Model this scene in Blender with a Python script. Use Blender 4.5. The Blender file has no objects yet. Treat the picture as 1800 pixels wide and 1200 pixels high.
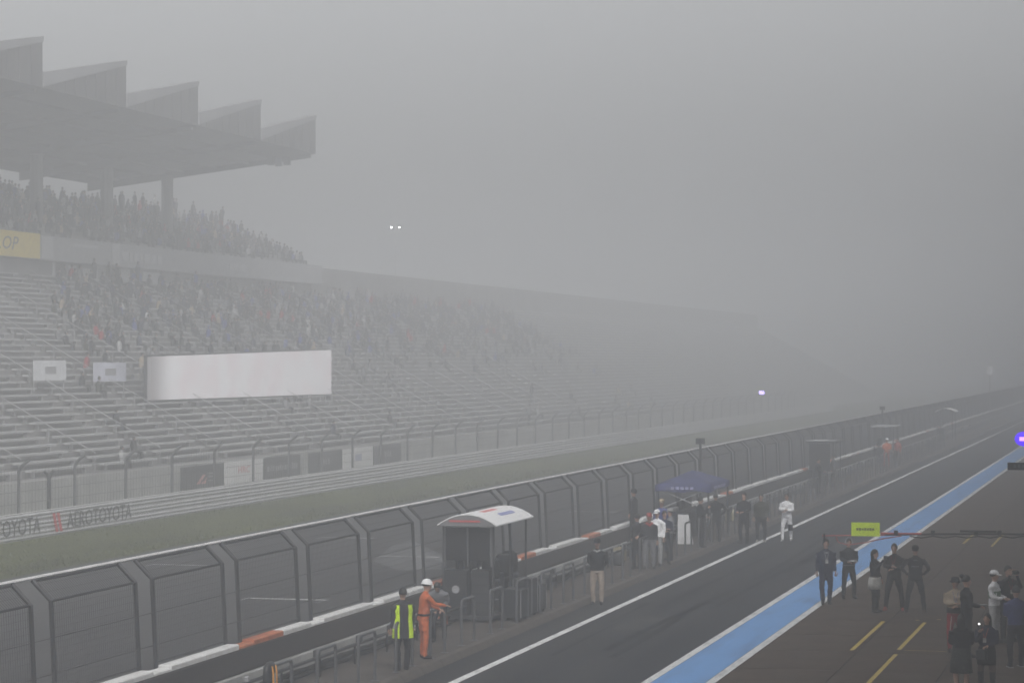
import bpy, math, random
import numpy as np
from mathutils import Vector, Matrix, noise as mnoise

random.seed(7)
SC = bpy.context.scene
COL = SC.collection

# ------------------------------------------------------------------ camera
FPX, CX, CY = 4500.0, 900.0, 600.0           # focal length and centre in photo pixels (1800 x 1200)
CAMZ = 6.8
ROLL = 0.0
VX, VY = 2040.0 - CX, CY - 630.0             # vanishing point of the track direction
ux = VX * math.cos(ROLL) + VY * math.sin(ROLL)
uy = -VX * math.sin(ROLL) + VY * math.cos(ROLL)
PITCH = math.atan(-uy / FPX)
YAW = math.atan(ux / FPX * math.cos(PITCH))
CAMP = Vector((0, 0, CAMZ))
FW = Vector((-math.sin(YAW) * math.cos(PITCH), math.cos(YAW) * math.cos(PITCH), math.sin(PITCH)))
R0 = Vector((math.cos(YAW), math.sin(YAW), 0))
U0 = R0.cross(FW)
RT = R0 * math.cos(ROLL) - U0 * math.sin(ROLL)
UP = R0 * math.sin(ROLL) + U0 * math.cos(ROLL)
cam = bpy.data.cameras.new('camera')
cam.sensor_width = 36.0
cam.lens = 36.0 * FPX / 1800.0
cam.clip_start = 0.1
cam.clip_end = 6000
camo = bpy.data.objects.new('camera', cam)
COL.objects.link(camo)
m = Matrix.Identity(4)
for i in range(3):
    m[i][0] = RT[i]; m[i][1] = UP[i]; m[i][2] = -FW[i]; m[i][3] = CAMP[i]
camo.matrix_world = m
SC.camera = camo


def ray(px, py):
    return FW + RT * ((px - CX) / FPX) + UP * ((CY - py) / FPX)


def at_z(px, py, z):
    d = ray(px, py)
    return CAMP + d * ((z - CAMZ) / d.z)


def at_x(px, py, x):
    d = ray(px, py)
    return CAMP + d * (x / d.x)


def y_at(px, x, py=700):
    return at_x(px, py, x).y


# ------------------------------------------------------------------ sky, sun, exposure
W = bpy.data.worlds.new('World')
SC.world = W
W.use_nodes = True
nt = W.node_tree
sky = nt.nodes.new('ShaderNodeTexSky')
sky.sky_type = 'NISHITA'
sky.sun_disc = False
SUN_EL, SUN_AZ = math.radians(44), math.radians(150)     # azimuth measured from +Y towards +X
sky.sun_elevation = SUN_EL
sky.sun_rotation = SUN_AZ
sky.air_density = 1.0
sky.dust_density = 6.0
sky.ozone_density = 1.0
hs = nt.nodes.new('ShaderNodeHueSaturation')
hs.inputs['Saturation'].default_value = 0.10             # cloud cover: grey daylight
bg = nt.nodes['Background']
bg.inputs['Strength'].default_value = 0.135
nt.links.new(sky.outputs[0], hs.inputs['Color'])
nt.links.new(hs.outputs[0], bg.inputs['Color'])
sun = bpy.data.lights.new('sun', 'SUN')
sun.energy = 0.7
sun.angle = math.radians(20)
sun.color = (1.0, 0.97, 0.94)
suno = bpy.data.objects.new('sun', sun)
COL.objects.link(suno)
sd = Vector((math.sin(SUN_AZ) * math.cos(SUN_EL), math.cos(SUN_AZ) * math.cos(SUN_EL), math.sin(SUN_EL)))
suno.rotation_euler = (-sd).to_track_quat('-Z', 'Y').to_euler()
suno.location = (60, 40, 80)
SC.view_settings.view_transform = 'Standard'
SC.view_settings.look = 'None'
SC.view_settings.gamma = 1.0
SC.view_settings.use_curve_mapping = False
SC.view_settings.exposure = 0.52
SC.cycles.use_denoising = True
SC.cycles.max_bounces = 6
SC.cycles.diffuse_bounces = 3
SC.cycles.glossy_bounces = 2
SC.cycles.transmission_bounces = 4
SC.cycles.transparent_max_bounces = 16
SC.cycles.volume_bounces = 2
SC.cycles.sample_clamp_indirect = 4.0

HAZE_DENSITY = 0.008
HAZE_COLOR = (0.93, 0.94, 0.955)

# ------------------------------------------------------------------ materials
MATS = {}


def mat(name, col, rough=0.6, var=0.12, scale=3.0, bump=0.0, bscale=40.0, metal=0.0, emit=None, estr=0.0,
        spec=0.5, stretch=None, col2=None, lo=0.35, hi=0.65):
    if name in MATS:
        return MATS[name]
    M = bpy.data.materials.new(name)
    M.use_nodes = True
    t = M.node_tree
    b = t.nodes['Principled BSDF']
    b.inputs['Roughness'].default_value = rough
    b.inputs['Metallic'].default_value = metal
    b.inputs['Specular IOR Level'].default_value = spec
    tc = t.nodes.new('ShaderNodeTexCoord')
    src = tc.outputs['Object']
    if stretch:
        mp = t.nodes.new('ShaderNodeMapping')
        mp.inputs['Scale'].default_value = stretch
        t.links.new(src, mp.inputs[0])
        src = mp.outputs[0]
    nz = t.nodes.new('ShaderNodeTexNoise')
    nz.inputs['Scale'].default_value = scale
    nz.inputs['Detail'].default_value = 6
    nz.inputs['Roughness'].default_value = 0.62
    t.links.new(src, nz.inputs['Vector'])
    cr = t.nodes.new('ShaderNodeValToRGB')
    cr.color_ramp.elements[0].position = lo
    cr.color_ramp.elements[1].position = hi
    c2 = col2 if col2 else tuple(min(1, c * (1 + var)) for c in col)
    c1 = col if col2 else tuple(c * (1 - var) for c in col)
    cr.color_ramp.elements[0].color = (*c1, 1)
    cr.color_ramp.elements[1].color = (*c2, 1)
    t.links.new(nz.outputs['Fac'], cr.inputs[0])
    t.links.new(cr.outputs[0], b.inputs['Base Color'])
    if bump:
        n2 = t.nodes.new('ShaderNodeTexNoise')
        n2.inputs['Scale'].default_value = bscale
        n2.inputs['Detail'].default_value = 3
        t.links.new(tc.outputs['Object'], n2.inputs['Vector'])
        bp = t.nodes.new('ShaderNodeBump')
        bp.inputs['Strength'].default_value = bump
        bp.inputs['Distance'].default_value = 0.01
        t.links.new(n2.outputs['Fac'], bp.inputs['Height'])
        t.links.new(bp.outputs[0], b.inputs['Normal'])
    if emit:
        b.inputs['Emission Color'].default_value = (*emit, 1)
        b.inputs['Emission Strength'].default_value = estr
    MATS[name] = M
    return M


def wet_mat(name, c1, c2, scale, r1, r2, rscale, stretch=None):
    """ground that is damp in patches: colour and gloss vary on their own noises"""
    M = mat(name, c1, rough=0.6, scale=scale, col2=c2, bump=0.25, bscale=60, stretch=stretch, lo=0.3, hi=0.7, spec=0.1)
    t = M.node_tree
    b = t.nodes['Principled BSDF']
    tc = [n for n in t.nodes if n.type == 'TEX_COORD'][0]
    mp = t.nodes.new('ShaderNodeMapping')
    mp.inputs['Scale'].default_value = (1, 0.12, 1)
    t.links.new(tc.outputs['Object'], mp.inputs[0])
    nz = t.nodes.new('ShaderNodeTexNoise')
    nz.inputs['Scale'].default_value = rscale
    nz.inputs['Detail'].default_value = 5
    t.links.new(mp.outputs[0], nz.inputs['Vector'])
    mr = t.nodes.new('ShaderNodeMapRange')
    mr.inputs['From Min'].default_value = 0.35
    mr.inputs['From Max'].default_value = 0.65
    mr.inputs['To Min'].default_value = r1
    mr.inputs['To Max'].default_value = r2
    t.links.new(nz.outputs['Fac'], mr.inputs[0])
    t.links.new(mr.outputs[0], b.inputs['Roughness'])
    return M


m_ground = mat('ground_earth', (0.06, 0.06, 0.05), 0.9, 0.2, 0.4)
m_asphalt = wet_mat('pit_asphalt', (0.022, 0.022, 0.023), (0.048, 0.047, 0.046), 0.6, 0.75, 0.95, 0.5, (1, 0.06, 1))
m_track = wet_mat('track_asphalt', (0.040, 0.039, 0.040), (0.058, 0.056, 0.056), 0.5, 0.75, 0.95, 0.5, (1, 0.05, 1))
m_apron = wet_mat('apron_concrete', (0.050, 0.040, 0.034), (0.085, 0.070, 0.060), 0.9, 0.75, 0.95, 0.8)
m_island = wet_mat('island_concrete', (0.060, 0.050, 0.044), (0.105, 0.092, 0.082), 1.1, 0.75, 0.95, 0.9)
m_kerb = mat('kerb_concrete', (0.075, 0.062, 0.050), 0.7, 0.3, 2.0, 0.3)
m_grass = mat('grass_green', (0.056, 0.064, 0.010), 0.9, 0.35, 0.35, 0.6, 30, stretch=(1, 0.25, 1), spec=0.1)
m_white_paint = mat('white_road_paint', (0.80, 0.80, 0.79), 0.6, scale=3, col2=(0.34, 0.34, 0.33), lo=0.46, hi=0.78, stretch=(1.5, 0.4, 1))
m_worn_paint = mat('worn_road_paint', (0.10, 0.10, 0.10), 0.55, scale=2.4, col2=(0.34, 0.34, 0.34), lo=0.4, hi=0.6)
m_grid_paint = mat('grid_paint', (0.20, 0.20, 0.20), 0.55, scale=3, col2=(0.62, 0.62, 0.61), lo=0.35, hi=0.55)
m_blue_paint = mat('blue_road_paint', (0.14, 0.36, 0.74), 0.6, scale=1.6, col2=(0.085, 0.19, 0.40), lo=0.5, hi=0.78, stretch=(1, 0.12, 1))
m_yellow_paint = mat('yellow_road_paint', (0.56, 0.40, 0.035), 0.6, scale=6, col2=(0.32, 0.23, 0.04), lo=0.45, hi=0.75)
m_conc = mat('grey_concrete', (0.33, 0.33, 0.32), 0.8, 0.18, 0.9, 0.2)
m_conc_dark = mat('dark_concrete', (0.07, 0.066, 0.062), 0.8, 0.25, 0.6, 0.2, stretch=(1, 0.3, 1))
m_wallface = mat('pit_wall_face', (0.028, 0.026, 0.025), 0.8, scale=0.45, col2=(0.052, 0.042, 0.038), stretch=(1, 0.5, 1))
m_block_white = mat('barrier_white', (0.70, 0.70, 0.69), 0.55, scale=2.5, col2=(0.50, 0.49, 0.47), lo=0.45, hi=0.75)
m_block_orange = mat('barrier_orange', (0.42, 0.13, 0.055), 0.6, 0.3, 2.0)
m_steel = mat('galvanised_steel', (0.34, 0.34, 0.35), 0.5, 0.12, 3.0, metal=0.4)
m_post = mat('fence_post_paint', (0.028, 0.028, 0.030), 0.55, 0.2, 4.0)
m_toprail = mat('fence_top_rail', (0.66, 0.65, 0.64), 0.5, 0.1, 2.0)
m_wire = mat('fence_wire', (0.022, 0.022, 0.024), 0.6, 0.1, 2.0)
m_hoop = mat('hoop_rail_steel', (0.11, 0.11, 0.115), 0.45, 0.15, 5.0, metal=0.3)
m_beam = mat('guardrail_steel', (0.50, 0.50, 0.51), 0.5, 0.12, 0.8, metal=0.2)
m_black = mat('black_plastic', (0.014, 0.014, 0.016), 0.5, 0.2, 6.0)
m_dark = mat('dark_metal', (0.035, 0.035, 0.038), 0.5, 0.2, 5.0)
m_rubber = mat('cable_rubber', (0.018, 0.018, 0.018), 0.6, 0.25, 3.0)
m_white = mat('white_panel', (0.74, 0.74, 0.74), 0.5, 0.05, 1.5)
m_grey = mat('grey_panel', (0.30, 0.30, 0.31), 0.6, 0.1, 1.5)
m_stand = mat('stand_concrete', (0.20, 0.195, 0.19), 0.85, 0.25, 0.3)
m_bench = mat('bench_plastic', (0.38, 0.38, 0.38), 0.7, 0.2, 0.8)
m_roof = mat('roof_cladding', (0.055, 0.052, 0.052), 0.8, 0.2, 0.25)
m_roof_edge = mat('roof_edge_cladding', (0.20, 0.20, 0.205), 0.6, 0.15, 0.3)
m_red = mat('red_ink', (0.55, 0.05, 0.05), 0.5, 0.05)
m_redink = mat('faded_red_ink', (0.50, 0.10, 0.10), 0.5, 0.05)
m_blueink = mat('blue_ink', (0.10, 0.14, 0.45), 0.5, 0.05)
m_ink = mat('black_ink', (0.03, 0.03, 0.03), 0.5, 0.05)
m_navy = mat('tent_blue', (0.034, 0.040, 0.125), 0.75, 0.35, 2.0)
m_sign_yellow = mat('sign_yellow', (0.74, 0.56, 0.05), 0.5, 0.05)
m_lime = mat('sign_lime', (0.66, 0.86, 0.02), 0.5, 0.05)
m_tint = mat('tinted_glass', (0.02, 0.02, 0.022), 0.12, 0.1)
m_facade = mat('building_panel', (0.22, 0.22, 0.22), 0.7, 0.1, 0.5)
# cloth, skin, hair
FAB = dict(
    black=(0.016, 0.016, 0.018), charcoal=(0.030, 0.030, 0.034), navy=(0.022, 0.026, 0.05),
    indigo=(0.045, 0.055, 0.15), white=(0.80, 0.80, 0.81), offwhite=(0.42, 0.41, 0.38), grey=(0.17, 0.17, 0.18),
    lightgrey=(0.36, 0.36, 0.36), orange=(0.50, 0.125, 0.045), red=(0.26, 0.015, 0.02), khaki=(0.34, 0.28, 0.23),
    beige=(0.36, 0.29, 0.21), olive=(0.045, 0.045, 0.032), lime=(0.60, 0.86, 0.02), green=(0.08, 0.15, 0.07),
    brown=(0.10, 0.06, 0.045), dimred=(0.34, 0.06, 0.05), blue=(0.06, 0.08, 0.24))


def fab(n):
    return mat('cloth_' + n, FAB[n], 0.85, 0.22, 7.0, 0.3, 25, spec=0.15)


m_skin = mat('skin', (0.42, 0.25, 0.18), 0.55, 0.08, 8.0)
m_hair = mat('hair_black', (0.010, 0.009, 0.008), 0.5, 0.2, 30.0)
m_eye = mat('eye_dark', (0.01, 0.008, 0.007), 0.3, 0.05)
m_lip = mat('lips', (0.28, 0.10, 0.09), 0.5, 0.05)


# ------------------------------------------------------------------ mesh helpers
class MB:
    def __init__(s):
        s.v = []; s.f = []; s.mi = []

    def add(s, vs, fs, k=0):
        n = len(s.v)
        s.v += [tuple(p) for p in vs]
        s.f += [tuple(i + n for i in f) for f in fs]
        s.mi += [k] * len(fs)
        return s

    def box(s, x0, x1, y0, y1, z0, z1, k=0):
        return s.add([(x0, y0, z0), (x1, y0, z0), (x1, y1, z0), (x0, y1, z0), (x0, y0, z1), (x1, y0, z1), (x1, y1, z1), (x0, y1, z1)],
                     [(3, 2, 1, 0), (4, 5, 6, 7), (0, 1, 5, 4), (1, 2, 6, 5), (2, 3, 7, 6), (3, 0, 4, 7)], k)

    def cbox(s, c, sx, sy, sz, k=0, ch=0.02):
        """box with chamfered upright edges and top"""
        x, y, z = c
        h = [sx / 2, sy / 2]
        def ring(zz, i):
            a, b = h[0] - i, h[1] - i
            q = ch
            return [(x - a + q, y - b, zz), (x + a - q, y - b, zz), (x + a, y - b + q, zz), (x + a, y + b - q, zz),
                    (x + a - q, y + b, zz), (x - a + q, y + b, zz), (x - a, y + b - q, zz), (x - a, y - b + q, zz)]
        r = ring(z - sz / 2, 0) + ring(z + sz / 2 - ch, 0) + ring(z + sz / 2, ch)
        fs = [tuple(range(7, -1, -1)), tuple(range(16, 24))]
        for L in (0, 8):
            for i in range(8):
                j = (i + 1) % 8
                fs.append((L + i, L + j, L + 8 + j, L + 8 + i))
        return s.add(r, fs, k)

    def tube(s, pts, r, n=6, k=0, cap=True):
        pts = [Vector(p) for p in pts]
        rs = r if isinstance(r, (list, tuple)) else [r] * len(pts)
        vs = []; fs = []
        prev = None
        for i, p in enumerate(pts):
            d = (pts[min(i + 1, len(pts) - 1)] - pts[max(i - 1, 0)]).normalized()
            ref = prev if prev is not None else (Vector((0, 0, 1)) if abs(d.z) < 0.9 else Vector((1, 0, 0)))
            a = (ref - d * ref.dot(d)).normalized()
            prev = a
            b = d.cross(a)
            rr = rs[i]
            ra, rb = rr if isinstance(rr, (list, tuple)) else (rr, rr)
            for j in range(n):
                t = 2 * math.pi * (j + 0.5) / n
                vs.append(p + a * (ra * math.cos(t)) + b * (rb * math.sin(t)))
        for i in range(len(pts) - 1):
            for j in range(n):
                q = (j + 1) % n
                fs.append((i * n + j, i * n + q, (i + 1) * n + q, (i + 1) * n + j))
        if cap:
            fs.append(tuple(range(n - 1, -1, -1)))
            fs.append(tuple((len(pts) - 1) * n + j for j in range(n)))
        return s.add(vs, fs, k)

    def rings(s, rings, k=0, cap=True):
        """rings: list of equal length point lists"""
        n = len(rings[0])
        vs = [p for r in rings for p in r]
        fs = []
        for i in range(len(rings) - 1):
            for j in range(n):
                q = (j + 1) % n
                fs.append((i * n + j, i * n + q, (i + 1) * n + q, (i + 1) * n + j))
        if cap:
            fs.append(tuple(range(n - 1, -1, -1)))
            fs.append(tuple((len(rings) - 1) * n + j for j in range(n)))
        return s.add(vs, fs, k)

    def ball(s, c, rx, ry, rz, k=0, n=8, m=5, z0=-1.0, z1=1.0):
        rg = []
        for i in range(m + 1):
            zz = z0 + (z1 - z0) * i / m
            t = math.asin(max(-1, min(1, zz)))
            cr = max(math.cos(t), 0.02)
            rg.append([(c[0] + rx * cr * math.cos(2 * math.pi * j / n), c[1] + ry * cr * math.sin(2 * math.pi * j / n), c[2] + rz * zz) for j in range(n)])
        return s.rings(rg, k)

    def prism(s, prof, y0, y1, k=0):
        """profile in (x, z) extruded along y"""
        n = len(prof)
        vs = [(p[0], y0, p[1]) for p in prof] + [(p[0], y1, p[1]) for p in prof]
        fs = [tuple(range(n)), tuple(range(2 * n - 1, n - 1, -1))]
        for i in range(n):
            j = (i + 1) % n
            fs.append((j, i, n + i, n + j))
        return s.add(vs, fs, k)

    def mesh(s, name, mats):
        me = bpy.data.meshes.new(name)
        me.from_pydata(s.v, [], s.f)
        for x in (mats if isinstance(mats, (list, tuple)) else [mats]):
            me.materials.append(x)
        if any(s.mi):
            me.polygons.foreach_set('material_index', s.mi)
        me.update()
        return me

    def build(s, name, mats, parent=None, smooth=False):
        me = s.mesh(name, mats)
        if smooth:
            me.polygons.foreach_set('use_smooth', [True] * len(me.polygons))
        return link(name, me, parent)


def link(name, me, parent=None, loc=None):
    o = bpy.data.objects.new(name, me)
    COL.objects.link(o)
    if parent is not None:
        o.parent = parent
    if loc is not None:
        o.location = loc
    return o


def empty(name, loc=(0, 0, 0), rz=0.0):
    o = bpy.data.objects.new(name, None)
    o.empty_display_size = 0.2
    COL.objects.link(o)
    o.location = loc
    o.rotation_euler = (0, 0, rz)
    return o


def tag(o, label, cat, group=None):
    o['label'] = label
    o['category'] = cat
    if group:
        o['group'] = group
    return o


def struct(o, kind='structure', label=None, cat=None):
    o['kind'] = kind
    if label:
        o['label'] = label
    if cat:
        o['category'] = cat
    return o


def copy_tree(o, loc, parent=None):
    c = o.copy()
    COL.objects.link(c)
    if parent is None:
        c.location = loc
    else:
        c.parent = parent
    for ch in list(o.children):
        copy_tree(ch, None, c)
    return c


def text_mesh(s, w, h, depth=0.004, shear=0.0):
    """lettering w x h metres in the local XY plane, lower left at the origin"""
    cu = bpy.data.curves.new('lettering', 'FONT')
    cu.body = s
    cu.extrude = depth
    cu.shear = shear
    cu.resolution_u = 2
    o = bpy.data.objects.new('lettering', cu)
    COL.objects.link(o)
    dg = bpy.context.evaluated_depsgraph_get()
    me = bpy.data.meshes.new_from_object(o.evaluated_get(dg))
    bpy.data.objects.remove(o)
    bpy.data.curves.remove(cu)
    co = np.empty(len(me.vertices) * 3)
    me.vertices.foreach_get('co', co)
    co = co.reshape(-1, 3)
    lo, hi = co.min(0), co.max(0)
    co[:, 0] = (co[:, 0] - lo[0]) / (hi[0] - lo[0]) * w
    co[:, 1] = (co[:, 1] - lo[1]) / (hi[1] - lo[1]) * h
    me.vertices.foreach_set('co', co.ravel())
    me.update()
    return me


FACE_PLUS_X = Matrix(((0, 0, 1), (1, 0, 0), (0, 1, 0)))       # text x -> +Y, y -> +Z, normal -> +X
FACE_MINUS_Y = Matrix(((1, 0, 0), (0, 0, -1), (0, 1, 0)))     # text x -> +X, y -> +Z, normal -> -Y


def lettering(s, w, h, material, parent, loc, rot=FACE_PLUS_X, shear=0.0, name='lettering'):
    me = text_mesh(s, w, h, 0.004, shear)
    me.materials.clear()
    me.materials.append(material)
    o = link(name, me, parent)
    o.matrix_local = Matrix.Translation(loc) @ rot.to_4x4()
    return o


def sheet(name, x0, x1, y0, y1, z, material, seg=1):
    b = MB()
    for i in range(seg):
        a = y0 + (y1 - y0) * i / seg
        c = y0 + (y1 - y0) * (i + 1) / seg
        b.add([(x0, a, z), (x1, a, z), (x1, c, z), (x0, c, z)], [(0, 1, 2, 3)])
    return b.build(name, material)


# ------------------------------------------------------------------ ground, lanes, paint
X_APRON0, X_BLUE_R, X_BLUE_L, X_LINE = 2.0, -9.08, -10.55, -14.39
X_KERB, X_WALL, X_FENCE, X_GRASS, X_RAIL = -15.46, -17.75, -18.05, -34.6, -40.9
Y0, Y1 = -30.0, 620.0
struct(sheet('ground', -396, 216, -96, 1146, 0.0, m_ground))
struct(sheet('pit_lane', X_KERB, X_BLUE_R, Y0, Y1, 0.006, m_asphalt))
struct(sheet('race_track', X_GRASS, X_WALL - 0.4, Y0, Y1, 0.006, m_track))
# grass verge: a low rolling sheet of turf
b = MB()
gx = [X_GRASS, -35.2, -36.5, -38.0, -39.5, -40.7, -43.0, -45.6]
gz = [0.010, 0.05, 0.07, 0.08, 0.08, 0.06, 0.06, 0.06]
gy = [Y0 + (Y1 - Y0) * i / 160 for i in range(161)]
vs = [(gx[j], y, gz[j] + (random.uniform(-0.012, 0.012) if 0 < j < 7 else 0)) for y in gy for j in range(8)]
fs = [(i * 8 + j, i * 8 + j + 8, i * 8 + j + 9, i * 8 + j + 1) for i in range(160) for j in range(7)]
struct(b.add(vs, fs).build('grass_verge', m_grass))
# short blades standing along the part of the verge in view
b = MB()
rg = random.Random(3)
for i in range(18000):
    y = 66 + 160 * rg.random() ** 1.5
    x = rg.uniform(-40.6, X_GRASS - 0.05)
    h = rg.uniform(0.03, 0.085)
    a = rg.uniform(0, math.pi)
    w = rg.uniform(0.02, 0.05)
    dx, dy = w * math.cos(a), w * math.sin(a)
    b.add([(x - dx, y - dy, 0.03), (x + dx, y + dy, 0.03), (x + rg.uniform(-.05, .05), y + rg.uniform(-.05, .05), 0.07 + h)], [(0, 1, 2)])
struct(b.build('grass_blades', m_grass), 'stuff', 'short green grass growing along the verge by the guardrail', 'grass')

def paint(name, x0, x1, y0, y1, material, z=0.014):
    return struct(sheet(name, x0, x1, y0, y1, z, material))

paint('white_lane_line', X_LINE - 0.10, X_LINE + 0.10, Y0, Y1, m_white_paint)
paint('white_lane_line', X_BLUE_L - 0.02, X_BLUE_L + 0.17, Y0, Y1, m_white_paint)
paint('blue_lane_band', X_BLUE_L + 0.18, X_BLUE_R - 0.19, Y0, Y1, m_blue_paint)
paint('white_lane_line', X_BLUE_R - 0.18, X_BLUE_R + 0.02, Y0, Y1, m_white_paint)
# faint tyre-worn streak in the lane
paint('worn_lane_streak', -13.75, -13.60, Y0, Y1, mat('tyre_streak', (0.042, 0.042, 0.042), 0.9, 0.2, 0.4, stretch=(1, 0.1, 1), spec=0.1), 0.010)
m_skid = mat('skid_rubber', (0.008, 0.008, 0.009), 0.8, scale=1.6, col2=(0.024, 0.024, 0.024), stretch=(1, 0.2, 1), spec=0.05)
m_patch = mat('asphalt_patch', (0.056, 0.055, 0.053), 0.95, 0.2, 1.0, spec=0.1)
rgs = random.Random(9)
for k in range(9):
    xa = -11.2 - .35 * k + rgs.uniform(-.1, .1)
    ya = rgs.uniform(52, 110)
    ln = rgs.uniform(9, 24)
    bend_ = rgs.uniform(-.5, .5)
    for off in (0, 1.45):
        b = MB()
        for i in range(9):
            u0 = i / 8
            xx = xa + off + bend_ * u0 ** 2
            b.v += [(xx, ya + ln * u0, 0.0095), (xx + .20, ya + ln * u0, 0.0095)]
        b.f = [(2 * i, 2 * i + 1, 2 * i + 3, 2 * i + 2) for i in range(8)]
        b.mi = [0] * 8
        if xa + off < X_BLUE_L - .3 and xa + off + bend_ < X_BLUE_L - .3:
            struct(b.build('tyre_mark', m_skid))
for (xa, xb, ya, yb) in ((-13.4, -12.2, 63, 66.5), (-12.6, -11.3, 92, 97), (-14.0, -13.0, 78, 80)):
    paint('lane_patch', xa, xb, ya, yb, m_patch, 0.0080)
# starting grid slots
for (px0, px1, py) in ((425, 580, 1053), (260, 386, 993), (655, 775, 978), (1003, 1085, 899), (560, 660, 945)):
    p, q = at_z(px0, py, 0.01), at_z(px1, py, 0.01)
    y = (p.y + q.y) / 2
    paint('grid_slot_line', p.x, q.x, y, y + 0.22, m_grid_paint)
    for xx in (p.x, q.x - 0.1):
        paint('grid_slot_line', xx, xx + 0.1, y - 0.7, y - 0.01, m_worn_paint)
p, q = at_z(652, 1000, 0), at_z(775, 950, 0)
b = MB()
pts = [at_z(x, y, 0.012) for x, y in ((655, 985), (700, 1002), (776, 1000), (778, 975), (722, 948), (690, 958))]
struct(b.add(pts, [(0, 1, 2, 3, 4, 5)]).build('pale_track_patch', mat('pale_track_tone', (0.060, 0.060, 0.060), 0.6, scale=0.9, col2=(0.105, 0.105, 0.105))))  # irregular patch of paler grey on the track
paint('track_edge_line', -33.9, -33.75, Y0, Y1, m_worn_paint)

# apron: cast concrete slabs with open joints
ap = struct(sheet('apron', X_BLUE_R, 3.0, Y0, Y1, -0.02 + 0.021, mat('joint_sand', (0.03, 0.026, 0.023), 0.9)))
SLX, SLY = 2.24, 3.6
pool = []
rg = random.Random(5)
for v in range(5):
    b = MB()
    b.cbox((0, 0, 0.0045 + 0.0006 * v), SLX - 0.035, SLY - 0.035, 0.014, 0, 0.006)
    c = rg.uniform(0.84, 1.12)
    M = wet_mat('apron_slab_%d' % v, (0.046 * c, 0.032 * c, 0.023 * c), (0.092 * c, 0.066 * c, 0.048 * c), 0.9, 0.75, 0.95, 0.8)
    pool.append(b.mesh('slab', M))
for i in range(5):
    for j in range(46):
        link('slab', pool[rg.randrange(5)], ap, (X_BLUE_R + 0.03 + SLX * (i + 0.5), 36 + SLY * j, 0.004))
ZA = 0.022
def yellow(px0, py0, px1, py1, w=0.10):
    p, q = at_z(px0, py0, ZA), at_z(px1, py1, ZA)
    d = (q - p); d.z = 0
    n = Vector((-d.y, d.x, 0)).normalized() * w / 2
    return struct(MB().add([p - n, p + n, q + n, q - n], [(0, 1, 2, 3) if (n.cross(d)).z > 0 else (3, 2, 1, 0)]).build('yellow_box_line', m_yellow_paint))
yellow(1497, 1142, 1553, 1091); yellow(1526, 1200, 1575, 1149); yellow(1580, 1141, 1626, 1093)
yellow(1500, 1225, 1525, 1201)
yellow(1693, 955, 1713, 937); yellow(1743, 960, 1762, 940)
yellow(1590, 1142, 1664, 1144, 0.06)
for px, py in ((1612, 1089), (1650, 1088)):
    yellow(px - 3, py, px + 4, py, 0.14)

# pit island: a raised strip with a kerb of cast stones
isl = struct(MB().prism([(X_KERB - 0.16, 0.0), (X_KERB - 0.16, 0.15), (X_WALL + 0.02, 0.155), (X_WALL + 0.02, 0.0)], Y0, Y1).build('pit_island', m_island))
kb = MB().prism([(0.10, 0.0), (0.06, 0.075), (0.0, 0.15), (-0.15, 0.16), (-0.15, 0.0)], 0.01, 1.49).mesh('kerb_stone', m_kerb)
for j in range(130):
    link('kerb_stone', kb, isl, (X_KERB, 38 + 1.5 * j, 0.0))

# ------------------------------------------------------------------ haze: one even box of fog
hz = MB().box(-400, 220, -100, 1150, -1.0, 26.0).build('haze', [])
M = bpy.data.materials.new('haze')
M.use_nodes = True
t = M.node_tree
t.nodes.remove(t.nodes['Principled BSDF'])
pv = t.nodes.new('ShaderNodeVolumePrincipled')
pv.inputs['Color'].default_value = (*HAZE_COLOR, 1)
pv.inputs['Density'].default_value = HAZE_DENSITY
pv.inputs['Anisotropy'].default_value = 0.4
t.links.new(pv.outputs[0], t.nodes['Material Output'].inputs['Volume'])
hz.data.materials.clear()
hz.data.materials.append(M)
struct(hz, 'stuff', 'thick pale grey fog lying over the whole circuit', 'fog')

# ------------------------------------------------------------------ pit building beside the camera, out of view; height set to shade near fog
pb = tag(empty('pit_building', (2.0, 100, 0)), 'long unseen grey pit building with balcony and overhanging roof, heightened to shade the apron', 'building')
def pbpart(name, material, *boxes):
    b = MB()
    for q in boxes:
        b.box(*q)
    o = b.build(name, material, pb)
    return o
pbpart('wall', m_facade, (0.6, 14, -135, 260, 0, 20.0))
pbpart('balcony', m_conc, (-2.15, 0.598, -135, 260, 4.7, 5.05))
pbpart('roof', m_facade, (-2.2, 14.5, -136, 261, 20.002, 20.5))
pbpart('balcony_rail', m_steel, (-2.14, -2.09, -135, 260, 5.92, 5.98), (-2.14, -2.09, -135, 260, 5.45, 5.48))
for j in range(40):
    o = MB().box(-2.12, -2.08, 0, 0.04, 5.051, 5.918).build('rail_post', m_steel, pb) if j == 0 else link('rail_post', o.data, pb)
    o.location = (0, -134 + j * 10, 0)
for j in range(33):
    o = MB().box(0.52, 0.60, 0, 6.5, 0.002, 3.6).build('garage_door', m_dark, pb) if j == 0 else link('garage_door', o.data, pb)
    o.location = (0, -132 + j * 12, 0)

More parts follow.
